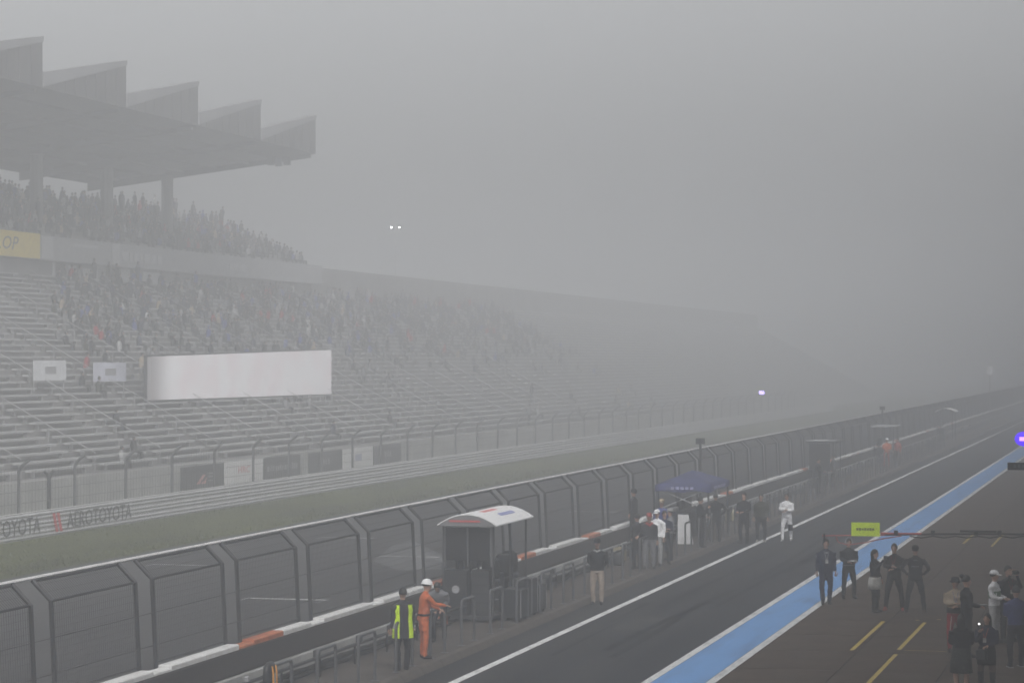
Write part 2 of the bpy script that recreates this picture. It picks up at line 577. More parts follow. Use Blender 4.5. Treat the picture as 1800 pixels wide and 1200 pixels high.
# ------------------------------------------------------------------ pit wall with painted cap blocks
BAY = 4.46
WALL_TOP = 1.02
yb0 = at_x(260, 1175, X_FENCE).y                 # centre of the first pair of posts in view
BAY_Y = [yb0 + BAY * k for k in range(-2, 78)]
YW0, YW1 = BAY_Y[0] - 2, BAY_Y[-1] + 2
pw = tag(empty('pit_wall', (X_WALL, YW0, 0)), 'long low pit wall of dark concrete with white and orange capping', 'wall')
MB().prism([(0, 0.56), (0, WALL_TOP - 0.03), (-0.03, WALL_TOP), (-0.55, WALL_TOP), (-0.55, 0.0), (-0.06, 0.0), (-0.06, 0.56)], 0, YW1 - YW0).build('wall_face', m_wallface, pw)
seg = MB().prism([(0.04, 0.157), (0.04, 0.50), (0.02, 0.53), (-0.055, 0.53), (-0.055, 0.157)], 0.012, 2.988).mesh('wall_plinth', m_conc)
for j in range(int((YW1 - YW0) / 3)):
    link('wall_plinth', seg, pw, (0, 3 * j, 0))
def block(l, h, d=0.34, ch=0.025):
    return MB().prism([(0.0, 0), (0.0, h - ch), (-ch, h), (-d + ch, h), (-d, h - ch), (-d, 0)], -l / 2, l / 2)
half = (BAY - 0.86) / 2
bw = block(half - 0.02, 0.11, 0.27).mesh('cap_block', m_block_white)
bo = block(half - 0.02, 0.11, 0.27).mesh('cap_block', m_block_orange)
lw = block(0.82, 0.06, 0.26).mesh('cap_block', m_block_white)
lo_ = block(0.82, 0.06, 0.26).mesh('cap_block', m_block_orange)
orange_y = [at_x(px, 1100, X_WALL).y for px in (447, 775, 930, 1055, 1280)]
orange_y += [max(orange_y) + 12 * k for k in range(2, 12)]
for yb in BAY_Y:
    for off, a, c, l in ((0, lw, lo_, 0.45), (0.43 + half / 2, bw, bo, half * 0.52), (0.43 + half * 1.5, bw, bo, half * 0.52)):
        y = yb + off
        isor = any(abs(y - q) < l for q in orange_y)
        link('cap_block', c if isor else a, pw, (-0.01, y - YW0, WALL_TOP + 0.001))

# ------------------------------------------------------------------ debris fence on the wall
fe = tag(empty('debris_fence', (X_FENCE, YW0, 0)), 'tall dark mesh debris fence with cranked posts on the pit wall', 'fence')
ZB, ZT = 2.72, 3.06
LEAN = -0.085
def fx(z):                                          # lateral offset of the fence line at height z
    return LEAN * (z - WALL_TOP) / (ZB - WALL_TOP) if z <= ZB else LEAN - 0.34 * (z - ZB) / (ZT - ZB)
post = MB()
post.tube([(fx(WALL_TOP), 0, WALL_TOP + 0.004), (fx(ZB), 0, ZB), (fx(ZT), 0, ZT)], 0.042, 8)
post.box(-0.09, 0.09, -0.08, 0.08, WALL_TOP + 0.002, WALL_TOP + 0.02)
postm = post.mesh('post', m_post)
pan = MB()
PL = BAY - 0.90
zs = [WALL_TOP + 0.16, ZB, ZT - 0.01]
def strip(y0, y1, z0, z1, t):
    """flat-sided wire running between two points of the fence surface"""
    pan.tube([(fx(z0), y0, z0), (fx(z1), y1, z1)], t, 3, 0, False)
nv = 40
for i in range(nv + 1):
    y = PL * i / nv
    strip(y, y, zs[0], zs[1], 0.0042)
    strip(y, y, zs[1], zs[2], 0.0042)
z = zs[0]
while z < zs[2]:
    strip(0, PL, z, z, 0.0030)
    z += 0.12
panm = pan.mesh('mesh_panel', m_wire)
rail = MB()
for z, r in ((zs[0], 0.02), (ZB, 0.024), (ZT - 0.02, 0.022)):
    rail.tube([(fx(z), 0, z), (fx(z), PL, z)], r, 6)
railm = rail.mesh('panel_frame', m_post)
for yb in BAY_Y:
    y = yb - YW0
    for s in (-0.40, 0.40):
        link('post', postm, fe, (0, y + s, 0))
    link('mesh_panel', panm, fe, (0, y + 0.45, 0))
    link('panel_frame', railm, fe, (0, y + 0.45, 0))
tr = MB()
tr.tube([(fx(ZT) - 0.02, -0.5, ZT + 0.03), (fx(ZT) - 0.02, YW1 - YW0, ZT + 0.03)], 0.036, 6)
tr.build('top_rail', m_toprail, fe)
ca = MB()
for z in (1.5, 2.1):
    ca.tube([(fx(z), 0, z), (fx(z), YW1 - YW0, z)], 0.008, 4)
ca.build('cable', m_post, fe)
# boxes on tall poles behind the fence line
for (px, py, h, lab) in ((1231, 775, 0.34, 'small dark camera box on a pole rising above the fence near the blue tent'),
                         (1551, 717, 0.34, 'small dark camera box on a pole above the distant end of the fence')):
    p = at_x(px, py, X_FENCE - 0.2)
    o = tag(empty('camera_pole', (p.x, p.y, WALL_TOP + 0.002)), lab, 'camera pole')
    zt = p.z - WALL_TOP
    MB().tube([(0, 0, 0), (0, 0, zt - 0.12)], 0.05, 8).build('pole', m_post, o)
    q = MB().cbox((0, 0, zt), 0.34, 0.30, 0.24).build('camera_box', m_dark, o)
    MB().tube([(0, -0.15, zt), (0, -0.20, zt)], 0.07, 10).build('lens', m_tint, q)

# ------------------------------------------------------------------ hoop rail along the island edge
XH = X_KERB - 0.26
hp = MB()
HL, HH = 1.16, 1.04
pts = [(0, 0, 0)]
for i in range(5):
    a = math.pi / 2 * i / 4
    pts.append((0, 0.12 - 0.12 * math.cos(a), HH - 0.12 + 0.12 * math.sin(a)))
for i in range(5):
    a = math.pi / 2 * i / 4
    pts.append((0, HL - 0.12 + 0.12 * math.sin(a), HH - 0.12 + 0.12 * math.cos(a)))
pts.append((0, HL, 0))
hpm = hp.tube(pts, 0.034, 8).mesh('rail', m_hoop)
flm = MB().cbox((0, 0, 0.008), 0.16, 0.16, 0.016, 0, 0.004).mesh('base_plate', m_hoop)
yh = at_x(811, 1143, XH).y - 2.62 * 5
for k in range(58):
    o = empty('hoop_rail', (XH, yh + 2.62 * k, 0.152))
    o.rotation_euler.z = random.uniform(-0.03, 0.03)
    tag(o, 'grey tubular steel hoop rail standing along the edge of the pit island', 'hoop rail', 'hoop rails along the pit island')
    link('rail', hpm, o)
    link('base_plate', flm, o)
    link('base_plate', flm, o, (0, HL, 0))

# ------------------------------------------------------------------ cables and clutter along the wall foot
def sagging(y0, y1, x, z, amp, step=0.55, rr=0.03, seed=1):
    rg = random.Random(seed)
    b = MB()
    pts = []
    y = y0
    while y < y1:
        pts.append((x + rg.uniform(-.05, .05), y, z + rg.uniform(-amp, amp)))
        y += step
    return b.tube(pts, rr, 5)
cb = tag(empty('cable_bundle', (X_WALL + 0.30, YW0, 0.155)), 'thick black cable bundle running along the foot of the pit wall', 'cable')
for k, (dx, z) in enumerate(((0.0, 0.06), (0.10, 0.05), (0.04, 0.14), (-0.07, 0.10))):
    sagging(0, YW1 - YW0, dx, z, 0.012, 0.5, 0.045, k + 3).build('cable', m_rubber, cb)
tb = tag(empty('cable_tray', (X_WALL + 0.72, YW0, 0.155)), 'low black cable tray on short legs in front of the pit wall', 'cable tray')
b = MB()
L = YW1 - YW0
b.box(-0.05, 0.05, 0, L, 0.40, 0.44)
b.build('tray', m_black, tb)
lg = MB().box(-0.02, 0.02, -0.02, 0.02, 0.0, 0.398).mesh('leg', m_black)
bx = MB().cbox((0, 0, 0.52), 0.10, 0.22, 0.15, 0, 0.02).mesh('junction_box', m_dark)
bg_ = MB().cbox((0, 0, 0.50), 0.09, 0.14, 0.10, 0, 0.02).mesh('junction_box', m_grey)
rg = random.Random(11)
for k in range(int(L / 2.4)):
    link('leg', lg, tb, (0, 1 + 2.4 * k, 0))
    if rg.random() < 0.8:
        link('junction_box', rg.choice((bx, bx, bg_)), tb, (rg.uniform(-.02, .02), 1.2 + 2.4 * k + rg.uniform(-.7, .7), 0.004))

# ------------------------------------------------------------------ guardrail beyond the verge
GY0, GY1 = 74.0, 330.0
gr = tag(empty('guardrail', (X_RAIL, GY0, 0)), 'pale steel guardrail of stacked corrugated beams along the grass verge', 'guardrail')
prof = [(0.0, 0.0), (0.0, 0.03), (0.055, 0.075), (0.055, 0.115), (0.0, 0.155), (0.0, 0.175), (0.055, 0.215), (0.055, 0.255), (0.0, 0.30), (0.0, 0.325),
        (-0.02, 0.325), (-0.02, 0.0)]
bm = MB().prism(prof, 0.0, 7.985).mesh('beam', m_beam)
for j in range(int((GY1 - GY0) / 8)):
    for k in range(3):
        link('beam', bm, gr, (0, 8 * j, 0.06 + 0.335 * k))
pm = MB().box(-0.14, -0.03, -0.05, 0.05, 0, 1.05).mesh('post', m_steel)
for j in range(int((GY1 - GY0) / 4)):
    link('post', pm, gr, (0, 4 * j + 0.3, 0))
MB().tube([(0.01, 0, 1.075), (0.01, GY1 - GY0, 1.075)], 0.018, 5).build('top_edge', m_white, gr)
def rail_y(px):
    return at_x(px, 900, X_RAIL + 0.06).y - GY0
LZ = 0.27
def on_rail(s, px0, px1, material, h=0.62, shear=0.0):
    y0, y1 = rail_y(px0), rail_y(px1)
    return lettering(s, y1 - y0, h, material, gr, (0.066, y0, LZ), shear=shear)
on_rail('AEROTOYOTA', -62, 71, m_ink)
on_rail('AEROTOYOTA', 118, 231, m_ink)
# red emblem between the words: two slanting strokes
b = MB()
ye = rail_y(92); yf = rail_y(110)
w = (yf - ye)
for t0 in (0.0, 0.42):
    b.add([(0.068, ye + w * t0, 0.92), (0.068, ye + w * (t0 + 0.25), 0.92), (0.068, ye + w * (t0 + 0.58), 0.20), (0.068, ye + w * (t0 + 0.33), 0.20)], [(0, 3, 2, 1)])
b.build('red_emblem', m_red, gr)

# ------------------------------------------------------------------ far catch fence
XF2 = X_RAIL - 0.75
ff = tag(empty('catch_fence', (XF2, GY0, 0)), 'tall grey catch fence with curved post tops behind the guardrail', 'fence')
p2 = MB()
pp = [(0, 0, 0.06), (0, 0, 2.55)]
for i in range(1, 6):
    a = math.radians(48) * i / 5
    pp.append((0.62 * (1 - math.cos(a)) + 0.05 * i, 0, 2.55 + 0.62 * math.sin(a)))
p2m = p2.tube(pp, 0.062, 8).mesh('post', mat('far_post_steel', (0.10, 0.10, 0.105), 0.6, 0.15))
fy = [at_x(px, 850, XF2).y for px in (33, 132)]
stepf = (at_x(566, 800, XF2).y - fy[0]) / 7
y = fy[0] - 2 * stepf
while y < 300:
    link('post', p2m, ff, (0, y - GY0, 0))
    y += stepf
b = MB()
for z in (0.9, 1.35, 1.8, 2.25, 2.7, 2.98):
    dx = 0.0 if z < 2.6 else (0.06 if z < 2.8 else 0.22)
    b.tube([(dx + 0.07, 0, z), (dx + 0.07, 226, z)], 0.012, 4)
b.build('cable', m_post, ff)
b = MB()
i = 0.0
while i < 200:
    b.tube([(0.06, i, 1.0), (0.06, i, 2.7)], 0.005, 3, 0, False)
    i += 0.30
struct(b.build('mesh', m_wire, ff), 'stuff')
o = tag(empty('forked_post', (-43.0, at_x(86, 850, -43.0).y, 0.061)), 'short post with a forked head between the two far fences', 'post')
MB().tube([(0, 0, 0), (0, 0, 1.85)], 0.09, 8).build('pole', m_post, o)
f = MB()
f.tube([(0, 0.0, 1.80), (0.0, 0.20, 2.15), (0, 0.42, 2.25)], 0.06, 6)
f.tube([(0, 0.0, 1.80), (0.0, -0.20, 2.15), (0, -0.42, 2.25)], 0.06, 6)
f.build('fork', m_post, o)

# ------------------------------------------------------------------ grandstand
XR = -45.5
SY0, SY1 = 62.0, 430.0
gs = tag(empty('grandstand', (XR, SY0, 0)), 'huge roofed concrete grandstand with rows of pale benches and a raised upper deck', 'grandstand')
def G(x, y, z):
    return (x - XR, y - SY0, z)
NR, RUN, RISE, ZR0 = 34, 0.57, 0.306, 1.68
XB = XR - 1.1
prof = [(0.0, 0.0), (0.0, ZR0), (XB - XR, ZR0)]
for k in range(NR):
    x = XB - XR - RUN * k
    z = ZR0 + RISE * k
    prof += [(x, z + 0.001 if k else z), (x - RUN, z)]
    prof += [(x - RUN, z + RISE)] if k < NR - 1 else []
xe = XB - XR - RUN * NR
prof += [(xe, 0.0)]
# drop repeated corners
pr = []
for p in prof:
    if not pr or (abs(p[0] - pr[-1][0]) + abs(p[1] - pr[-1][1])) > 0.01:
        pr.append(p)
MB().prism(pr, 0, SY1 - SY0).build('terrace', m_stand, gs)
XK = XB - RUN * NR                                   # back of the lower terrace
ZK = ZR0 + RISE * (NR - 1)
rw = MB().prism([(0.12, 0.0), (0.12, ZR0 + 0.02), (0.003, ZR0 + 0.02), (0.003, 0.0)], 0.02, 5.98).mesh('retaining_panel', m_conc)
for j in range(int((SY1 - SY0) / 6)):
    link('retaining_panel', rw, gs, (0, 6 * j, 0))
# benches, in blocks between stairways
BL, AI = 6.3, 1.5
bench = MB()
bench.box(-0.32, 0.0, 0, BL, 0.25, 0.345)
bench.box(-0.26, -0.08, 0.4, 0.5, 0.0, 0.249)
bench.box(-0.26, -0.08, BL - 0.5, BL - 0.4, 0.0, 0.249)
benchm = bench.mesh('bench', m_bench)
spots = []
for k in range(NR - 1):
    x = XB - RUN * k - 0.14
    z = ZR0 + RISE * k + 0.002
    j = 0
    while SY0 + j * (BL + AI) < SY1 - BL:
        y = SY0 + j * (BL + AI)
        u = (2040 - 900) / 4500
        px = 2040 - abs(x) * 4500 / (y + 3) * 1.0
        if px > -260:
            spots.append((y, x, z))
        j += 1
spots.sort()
for (y, x, z) in spots[:300]:
    link('bench', benchm, gs, G(x, y, z))
b = MB()
for (y, x, z) in spots[300:]:
    g = G(x, y, z)
    b.box(g[0] - 0.32, g[0], g[1], g[1] + BL, g[2] + 0.25, g[2] + 0.345)
struct(b.build('benches', m_bench, gs), 'stuff')
hrm = MB()
nh = NR - 3
hrm.tube([(0, 0, .85), (-RUN * nh, 0, .85 + RISE * nh)], .022, 5)
for k in range(0, nh + 1, 4):
    hrm.tube([(-RUN * k, 0, RISE * k), (-RUN * k, 0, RISE * k + .85)], .018, 5)
hrmesh = hrm.mesh('handrail', m_steel)
j = 0
while SY0 + j * (BL + AI) < 215:
    link('handrail', hrmesh, gs, G(XB - .3, SY0 + j * (BL + AI) - AI / 2, ZR0))
    j += 1
# rear wall, upper deck
YD1 = at_x(550, 468, -66.2).y
ZF0, ZF1 = 12.75, 14.25
MB().box(*[v for v in (XK - 0.6 - XR, XK - XR, 0, SY1 - SY0, ZK - 3, ZF0)]).build('rear_wall', m_stand, gs)
MB().box(XK - 0.5 - XR, XK + 0.55 - XR, 0, YD1 - SY0, ZF0 + 0.002, ZF1).build('fascia', m_grey, gs)
MB().box(XK - 0.45 - XR, XK - 0.05 - XR, YD1 - SY0 + 0.02, SY1 - SY0, ZF0 + 0.002, ZF1 - 0.1).build('parapet', m_stand, gs)
ND = 11
prof = [(XK - 0.52 - XR, ZF0)]
UR, UZ = 0.75, 0.36
for k in range(ND):
    x = XK - 0.52 - XR - UR * k
    z = ZF1 + UZ * k
    prof += [(x, z), (x - UR, z)]
prof += [(XK - 0.52 - XR - UR * ND, ZF0)]
MB().prism(prof, 0, YD1 - SY0).build('upper_deck', m_stand, gs)
# sign panels along the fascia and rear wall
def board(name, px0, px1, X, z0, z1, material, parent=gs, t=0.06):
    y0, y1 = at_x(px0, 450, X).y, at_x(px1, 450, X).y
    return MB().box(X - XR, X + t - XR, y0 - SY0, y1 - SY0, z0, z1).build(name, material, parent)
XFA = XK + 0.56
board('yellow_sign', -170, 69, XFA, 12.80, 14.30, m_sign_yellow)
y0, y1 = at_x(-58, 425, XFA + .07).y, at_x(33, 425, XFA + .07).y
lettering('DUNLOP', y1 - y0, 0.78, m_ink, gs, G(XFA + 0.066, y0, 13.20), shear=0.25)
board('sign_panel', 72, 92, XFA, 12.85, 14.2, mat('pale_sign', (0.45, 0.45, 0.46), 0.6, 0.1, 0.5))
ms = MATS['pale_sign']
board('sign_panel', 128, 171, XFA, 13.75, 13.95, ms)
board('sign_panel', 197, 209, XFA, 12.85, 14.2, ms)
for a, c in ((215, 224), (227, 232), (235, 243), (246, 250), (253, 262), (266, 272), (276, 283)):
    board('sign_panel', a, c, XFA, 13.15, 13.75, ms)
for a, c in ((403, 409), (412, 418), (421, 430)):
    board('sign_panel', a, c, XFA, 13.2, 13.7, ms)
XBW = XK + 0.02
for a, c, z0, z1 in ((92, 96, 11.9, 12.7), (120, 133, 11.8, 12.6), (144, 170, 11.9, 12.5), (213, 227, 11.75, 12.7), (250, 283, 11.75, 12.6), (338, 341, 11.8, 12.6)):
    board('wall_panel', a, c, XBW, z0, z1, ms)
# roof: one wedge-fronted canopy for each bay
XT = -58.2
tips = [at_x(px, py, XT).y for px, py in ((75, 62), (222, 102), (352, 140), (462, 175), (555, 203))]
pit = (tips[-1] - tips[0]) / 4
tips = [tips[0] + pit * k for k in range(5)]
YS = [tips[0] - pit * k for k in (4, 3, 2, 1)] + tips
XRR = -75.5
XCOL = -69.3
canopy = MB()
def quadbox(front, back):
    """front/back: four (y, z) corners lower-near, lower-far, upper-far, upper-near at x = XT / XRR"""
    return [(XT - XR, y, z) for y, z in front] + [(XRR - XR, y, z) for y, z in back]
F8 = [(0, 1, 2, 3), (7, 6, 5, 4), (0, 4, 5, 1), (1, 5, 6, 2), (2, 6, 7, 3), (3, 7, 4, 0)]
canopy.add(quadbox(((0.02, 21.32), (pit - .02, 21.32), (pit - .02, 23.8), (0.02, 21.4)), ((0.02, 19.5), (pit - .02, 19.5), (pit - .02, 20.4), (0.02, 20.3))), F8)
canm = canopy.mesh('roof_canopy', m_roof)
edge = MB()
edge.add([(XT - XR + a, y, z) for a in (0.08, -0.5) for y, z in ((0.02, 21.402), (pit - .02, 23.802), (pit - .02, 24.1), (0.02, 22.15))], F8)
edgem = edge.mesh('roof_edge', m_roof_edge)
rib = MB()
rib.add([(x, y, z) for y in (-0.15, 0.15) for x, z in ((XT - XR - 0.3, 21.05), (XT - XR - 0.3, 21.31), (XRR - XR, 19.49), (XRR - XR, 18.95))], [(0, 1, 2, 3), (7, 6, 5, 4), (0, 4, 5, 1), (1, 5, 6, 2), (2, 6, 7, 3), (3, 7, 4, 0)])
ribm = rib.mesh('roof_rib', m_roof)
seamm, purm = [], []
for k in range(1, 8):
    yy = pit * k / 8
    zt_ = 21.4 + 2.4 * k / 8
    seamm.append(MB().box(XT - XR + .001, XT - XR + .05, yy - .03, yy + .03, 21.33, zt_ - .02).mesh('roof_seam', m_roof))
for k in range(1, 7):
    f_ = k / 7
    xx = XT - XR + (XRR - XT) * f_
    zz = 21.32 + (19.5 - 21.32) * f_
    purm.append(MB().box(xx - .06, xx + .06, .03, pit - .03, zz - .16, zz - .002).mesh('roof_purlin', m_roof))
zc0 = ZF1 + UZ * int((abs(XCOL) - abs(XK) - .52) / UR)
colm = MB().tube([(0, 0, 0), (0, 0, 19.95 - zc0)], 0.42, 10).mesh('column', m_stand)
for k in range(1, len(YS)):
    c = link('roof_canopy', canm, gs, (0, YS[k - 1] - SY0, 0))
    link('roof_edge', edgem, c)
    for q_ in seamm:
        link('roof_seam', q_, c)
    for q_ in purm:
        link('roof_purlin', q_, c)
    link('roof_rib', ribm, gs, (0, YS[k] - SY0 - 0.25, 0))
for px in (64, 188, 294):
    p = at_x(px, 310, XCOL)
    link('column', colm, gs, G(XCOL, p.y, zc0))
for k in range(1, 5):
    link('column', colm, gs, G(XCOL, at_x(64, 310, XCOL).y - 10.6 * k, zc0))
# loudspeakers under the last canopy
rg = random.Random(2)
for px, py in ((476, 283), (490, 285), (505, 283)):
    p = at_x(px, py, -60.2)
    o = tag(empty('loudspeaker', (p.x, p.y, p.z)), 'dark loudspeaker hanging under the last canopy of the grandstand roof', 'loudspeaker', 'loudspeakers under the grandstand roof')
    MB().cbox((0, 0, 0), 0.45, 0.38, 0.6, 0, 0.05).build('cabinet', m_dark, o)
    MB().tube([(0, 0, 0.30), (0, 0, 21.05 - p.z + 0.1)], 0.03, 6).build('hanger', m_dark, o)

# hoardings on the retaining wall
XHB = XR + 0.14
for px0, px1, kind, lab in ((317, 392, 'dark', 'dark hoarding with a red and white emblem on the grandstand retaining wall'),
                            (394, 461, 'white', 'white hoarding with red and dark initials on the grandstand retaining wall'),
                            (463, 527, 'dark2', 'dark hoarding with wide pale lettering next to the white initials board'),
                            (542, 600, 'dark3', 'dark hoarding with a small pale centre mark on the retaining wall'),
                            (602, 654, 'white2', 'white hoarding with a faint blue mark between two dark ones'),
                            (656, 704, 'dark4', 'dark hoarding furthest along the retaining wall')):
    y0, y1 = at_x(px0, 830, XHB).y, at_x(px1, 830, XHB).y
    o = tag(empty('hoarding', (XHB, y0, 0.5)), lab, 'billboard')
    L = y1 - y0
    MB().cbox((0.02, L / 2, 0.55), 0.05, L, 1.1, 0, 0.008).build('panel', m_white if 'white' in kind else m_dark, o)
    if kind == 'dark':
        b = MB()
        b.add([(0.048, L * .34, 0.2), (0.048, L * .42, 0.2), (0.048, L * .56, 0.62), (0.048, L * .50, 0.66)], [(0, 1, 2, 3)])
        b.add([(0.048, L * .44, 0.2), (0.048, L * .56, 0.2), (0.048, L * .60, 0.5), (0.048, L * .54, 0.36)], [(0, 1, 2, 3)])
        b.build('emblem', mat('pinkish_ink', (0.6, 0.28, 0.26), 0.5, 0.05), o)
        b = MB()
        for z in (0.30, 0.48, 0.64):
            b.box(0.047, 0.050, L * .62, L * .76, z, z + 0.07)
        b.build('pale_lettering', m_grey, o)
    if kind == 'white':
        lettering('HRC', L * 0.30, 0.34, m_redink, o, (0.050, L * 0.34, 0.48))
        b = MB()
        b.box(0.047, 0.050, L * .62, L * .80, 0.12, 0.17)
        b.build('underline', m_grey, o)
    if kind in ('dark2', 'dark3', 'dark4'):
        rgk = random.Random(len(kind) + px0)
        y = L * (0.08 if kind == 'dark2' else 0.38)
        while y < L * (0.9 if kind == 'dark2' else 0.62):
            w = rgk.uniform(0.12, 0.35)
            MB().box(0.047, 0.050, y, y + w, 0.35, rgk.uniform(0.6, 0.75)).build('pale_letter', m_grey, o)
            y += w + rgk.uniform(0.06, 0.25)
    if kind == 'white2':
        MB().box(0.047, 0.050, L * .40, L * .62, 0.35, 0.75).build('mark', mat('pale_blue_ink', (0.35, 0.37, 0.5), 0.5, 0.05), o)

# boards among the seats
for px0, px1, py0, py1, lab in ((44, 101, 637, 669, 'white banner board standing on the terrace among empty benches'),
                                (150, 207, 639, 671, 'pale bluish banner board on the terrace closer to the video screen')):
    X = -53.4
    p, q = at_x(px0, py1, X), at_x(px1, py0, X)
    o = tag(empty('banner_board', (X + .45, p.y, p.z)), lab, 'banner')
    L, H = q.y - p.y, 0.98
    MB().cbox((0, L / 2, H / 2), 0.05, L, H, 0, 0.008).build('panel', mat('banner_' + ('b' if px0 > 100 else 'a'), (0.62, 0.63, 0.72) if px0 > 100 else (0.68, 0.69, 0.71), 0.6, 0.08, 0.8), o)
    MB().box(0.028, 0.032, L * .34, L * .68, 0.32, 0.68).build('mark', m_grey, o)
    for yy in (0.15, L - 0.15):
        MB().tube([(-0.05, yy, -0.5), (-0.05, yy, H - 0.03)], 0.03, 6).build('post', m_steel, o)

# giant video screen over the terrace
XS = -51.4
p0, p1 = at_x(262, 703, XS), at_x(580, 692, XS)
vsr = tag(empty('video_screen', (XS, p0.y, p0.z)), 'long glowing pinkish white video screen mounted over the terrace benches', 'screen')
L = p1.y - p0.y
h0, h1 = at_x(262, 627, XS).z - p0.z, at_x(580, 615, XS).z - p0.z
b1 = p1.z - p0.z
M = mat('video_screen_glow', (0.05, 0.05, 0.05), 0.4, 0.1)
t = M.node_tree
em = t.nodes['Principled BSDF']
tc = t.nodes.new('ShaderNodeTexCoord')
nz = t.nodes.new('ShaderNodeTexNoise'); nz.inputs['Scale'].default_value = 0.45; nz.inputs['Detail'].default_value = 3
cr = t.nodes.new('ShaderNodeValToRGB')
cr.color_ramp.elements[0].color = (0.95, 0.85, 0.88, 1); cr.color_ramp.elements[1].color = (0.98, 0.96, 0.98, 1)
cr.color_ramp.elements[0].position = 0.38; cr.color_ramp.elements[1].position = 0.6
t.links.new(tc.outputs['Object'], nz.inputs['Vector']); t.links.new(nz.outputs['Fac'], cr.inputs[0])
sp = t.nodes.new('ShaderNodeSeparateXYZ')
t.links.new(tc.outputs['Object'], sp.inputs[0])
fade = t.nodes.new('ShaderNodeMapRange')
fade.inputs['From Min'].default_value = -0.3; fade.inputs['From Max'].default_value = 3.4
fade.inputs['To Min'].default_value = 0.22; fade.inputs['To Max'].default_value = 0.66
fade.interpolation_type = 'SMOOTHSTEP'
t.links.new(sp.outputs['Y'], fade.inputs[0])
t.links.new(fade.outputs[0], em.inputs['Emission Strength'])
t.links.new(cr.outputs[0], em.inputs['Emission Color'])
seg = 12
for i in range(seg):
    a, c = i / seg, (i + 1) / seg
    g = 0.006
    zb0, zb1 = b1 * a, b1 * c
    zt0, zt1 = h0 + (h1 - h0) * a, h0 + (h1 - h0) * c
    ya, yc = L * a + g, L * c - g
    MB().add([(0.1, ya, zb0), (0.1, yc, zb1), (0.1, yc, zt1), (0.1, ya, zt0), (-0.1, ya, zb0), (-0.1, yc, zb1), (-0.1, yc, zt1), (-0.1, ya, zt0)], F8).build('screen_panel', M, vsr)
b = MB()
b.add([(-0.102, 0, -0.1), (-0.102, L, b1 - 0.1), (-0.102, L, h1 + .08), (-0.102, 0, h0 + .08), (-0.3, 0, -.1), (-0.3, L, b1 - .1), (-0.3, L, h1 + .08), (-0.3, 0, h0 + .08)], F8)
b.build('back_frame', m_dark, vsr)
for i in range(7):
    MB().box(-0.28, -0.16, L * i / 6 * .99, L * i / 6 * .99 + 0.12, -1.1, -0.101 + min(0, b1)).build('support', m_dark, vsr)

# spectators: a crowd that reads as one mass
crowd = MB()
rg = random.Random(21)
CM = [fab(n) for n in ('black', 'charcoal', 'navy', 'grey', 'lightgrey', 'white', 'red', 'olive', 'blue', 'beige')] + [m_skin, m_hair]
CW = [15, 16, 11, 12, 4, 0, 2, 7, 4, 2]
def spectator(x, y, z, standing=False):
    k = rg.choices(range(10), CW)[0]
    s = rg.uniform(0.92, 1.06)
    h = 0.33 if not standing else 0.85
    lean = rg.uniform(-.06, .06)
    if standing:
        crowd.tube([(x, y, z), (x, y, z + h * s)], [(.10, .15), (.13, .18)], 5, 0, False)
    else:
        crowd.tube([(x + .36, y, z + .02), (x + .36, y, z + .34), (x - .02, y, z + .38)], [(.09, .16)] * 3, 4, 0, False)
    crowd.tube([(x, y, z + h * s), (x + lean, y + lean, z + (h + .38) * s), (x + lean, y + lean, z + (h + .56) * s)], [(.13, .20), (.15, .255), (.07, .12)], 6, k)
    crowd.ball((x + lean + .02, y + lean, z + (h + .70) * s), .095, .085, .125, 11 if rg.random() < .75 else k, 6, 3)
    crowd.ball((x + lean + .055, y + lean, z + (h + .67) * s), .07, .07, .09, 10, 5, 2)
for k in range(NR - 1):
    x = XB - RUN * k - 0.32
    z = ZR0 + RISE * k
    pr_ = 0.012 if k < 12 else 0.04 if k < 17 else 0.18 if k < 22 else 0.40
    y = 104 + k * 1.25
    while y < 250:
        if (y - SY0) % (BL + AI) < BL and rg.random() < pr_ * (0.6 + 0.8 * math.sin(y * .37 + k * .9) ** 2):
            spectator(x + rg.uniform(-.08, .08), y + rg.uniform(-.12, .12), z, rg.random() < 0.06)
        y += 0.56
for k in range(ND - 1):
    x = XK - 0.52 - UR * k - 0.35
    z = ZF1 + UZ * k
    y = 138.0
    while y < YD1 - 0.5:
        if rg.random() < 0.55:
            spectator(x + rg.uniform(-.1, .1), y + rg.uniform(-.12, .12), z, rg.random() < (0.3 if k == ND - 2 else 0.03))
        y += 0.6
struct(crowd.build('crowd', CM), 'stuff', 'crowd of spectators in dark clothes seated across the foggy grandstand', 'crowd')

# ------------------------------------------------------------------ lamps seen through the fog
p = at_x(695, 400, -84.0)
o = tag(empty('floodlight_mast', (p.x, p.y, 0)), 'tall slim floodlight mast with two lit lamps behind the grandstand', 'floodlight')
MB().tube([(0, 0, 0), (0, 0, p.z + 0.3)], [0.12, 0.05], 8).build('mast', mat('mast_paint', (0.62, 0.62, 0.63), 0.5, 0.05), o)
m_lamp = mat('lamp_glow', (0.8, 0.8, 0.8), 0.4, emit=(1, 1, 1), estr=14)
dirc = Vector((-p.x, -p.y, 0)).normalized()
side = Vector((dirc.y, -dirc.x, 0))
for s in (-1, 1):
    c = side * (0.45 * s) + Vector((0, 0, p.z))
    lm = MB().tube([c - dirc * .15, c + dirc * .12], 0.20, 10).build('lamp', m_dark, o)
    MB().tube([c + dirc * .122, c + dirc * .15], 0.13, 10).build('lens', m_lamp, lm)
MB().tube([Vector((0, 0, p.z)) - side * .5, Vector((0, 0, p.z)) + side * .5], 0.04, 6).build('crossbar', m_steel, o)

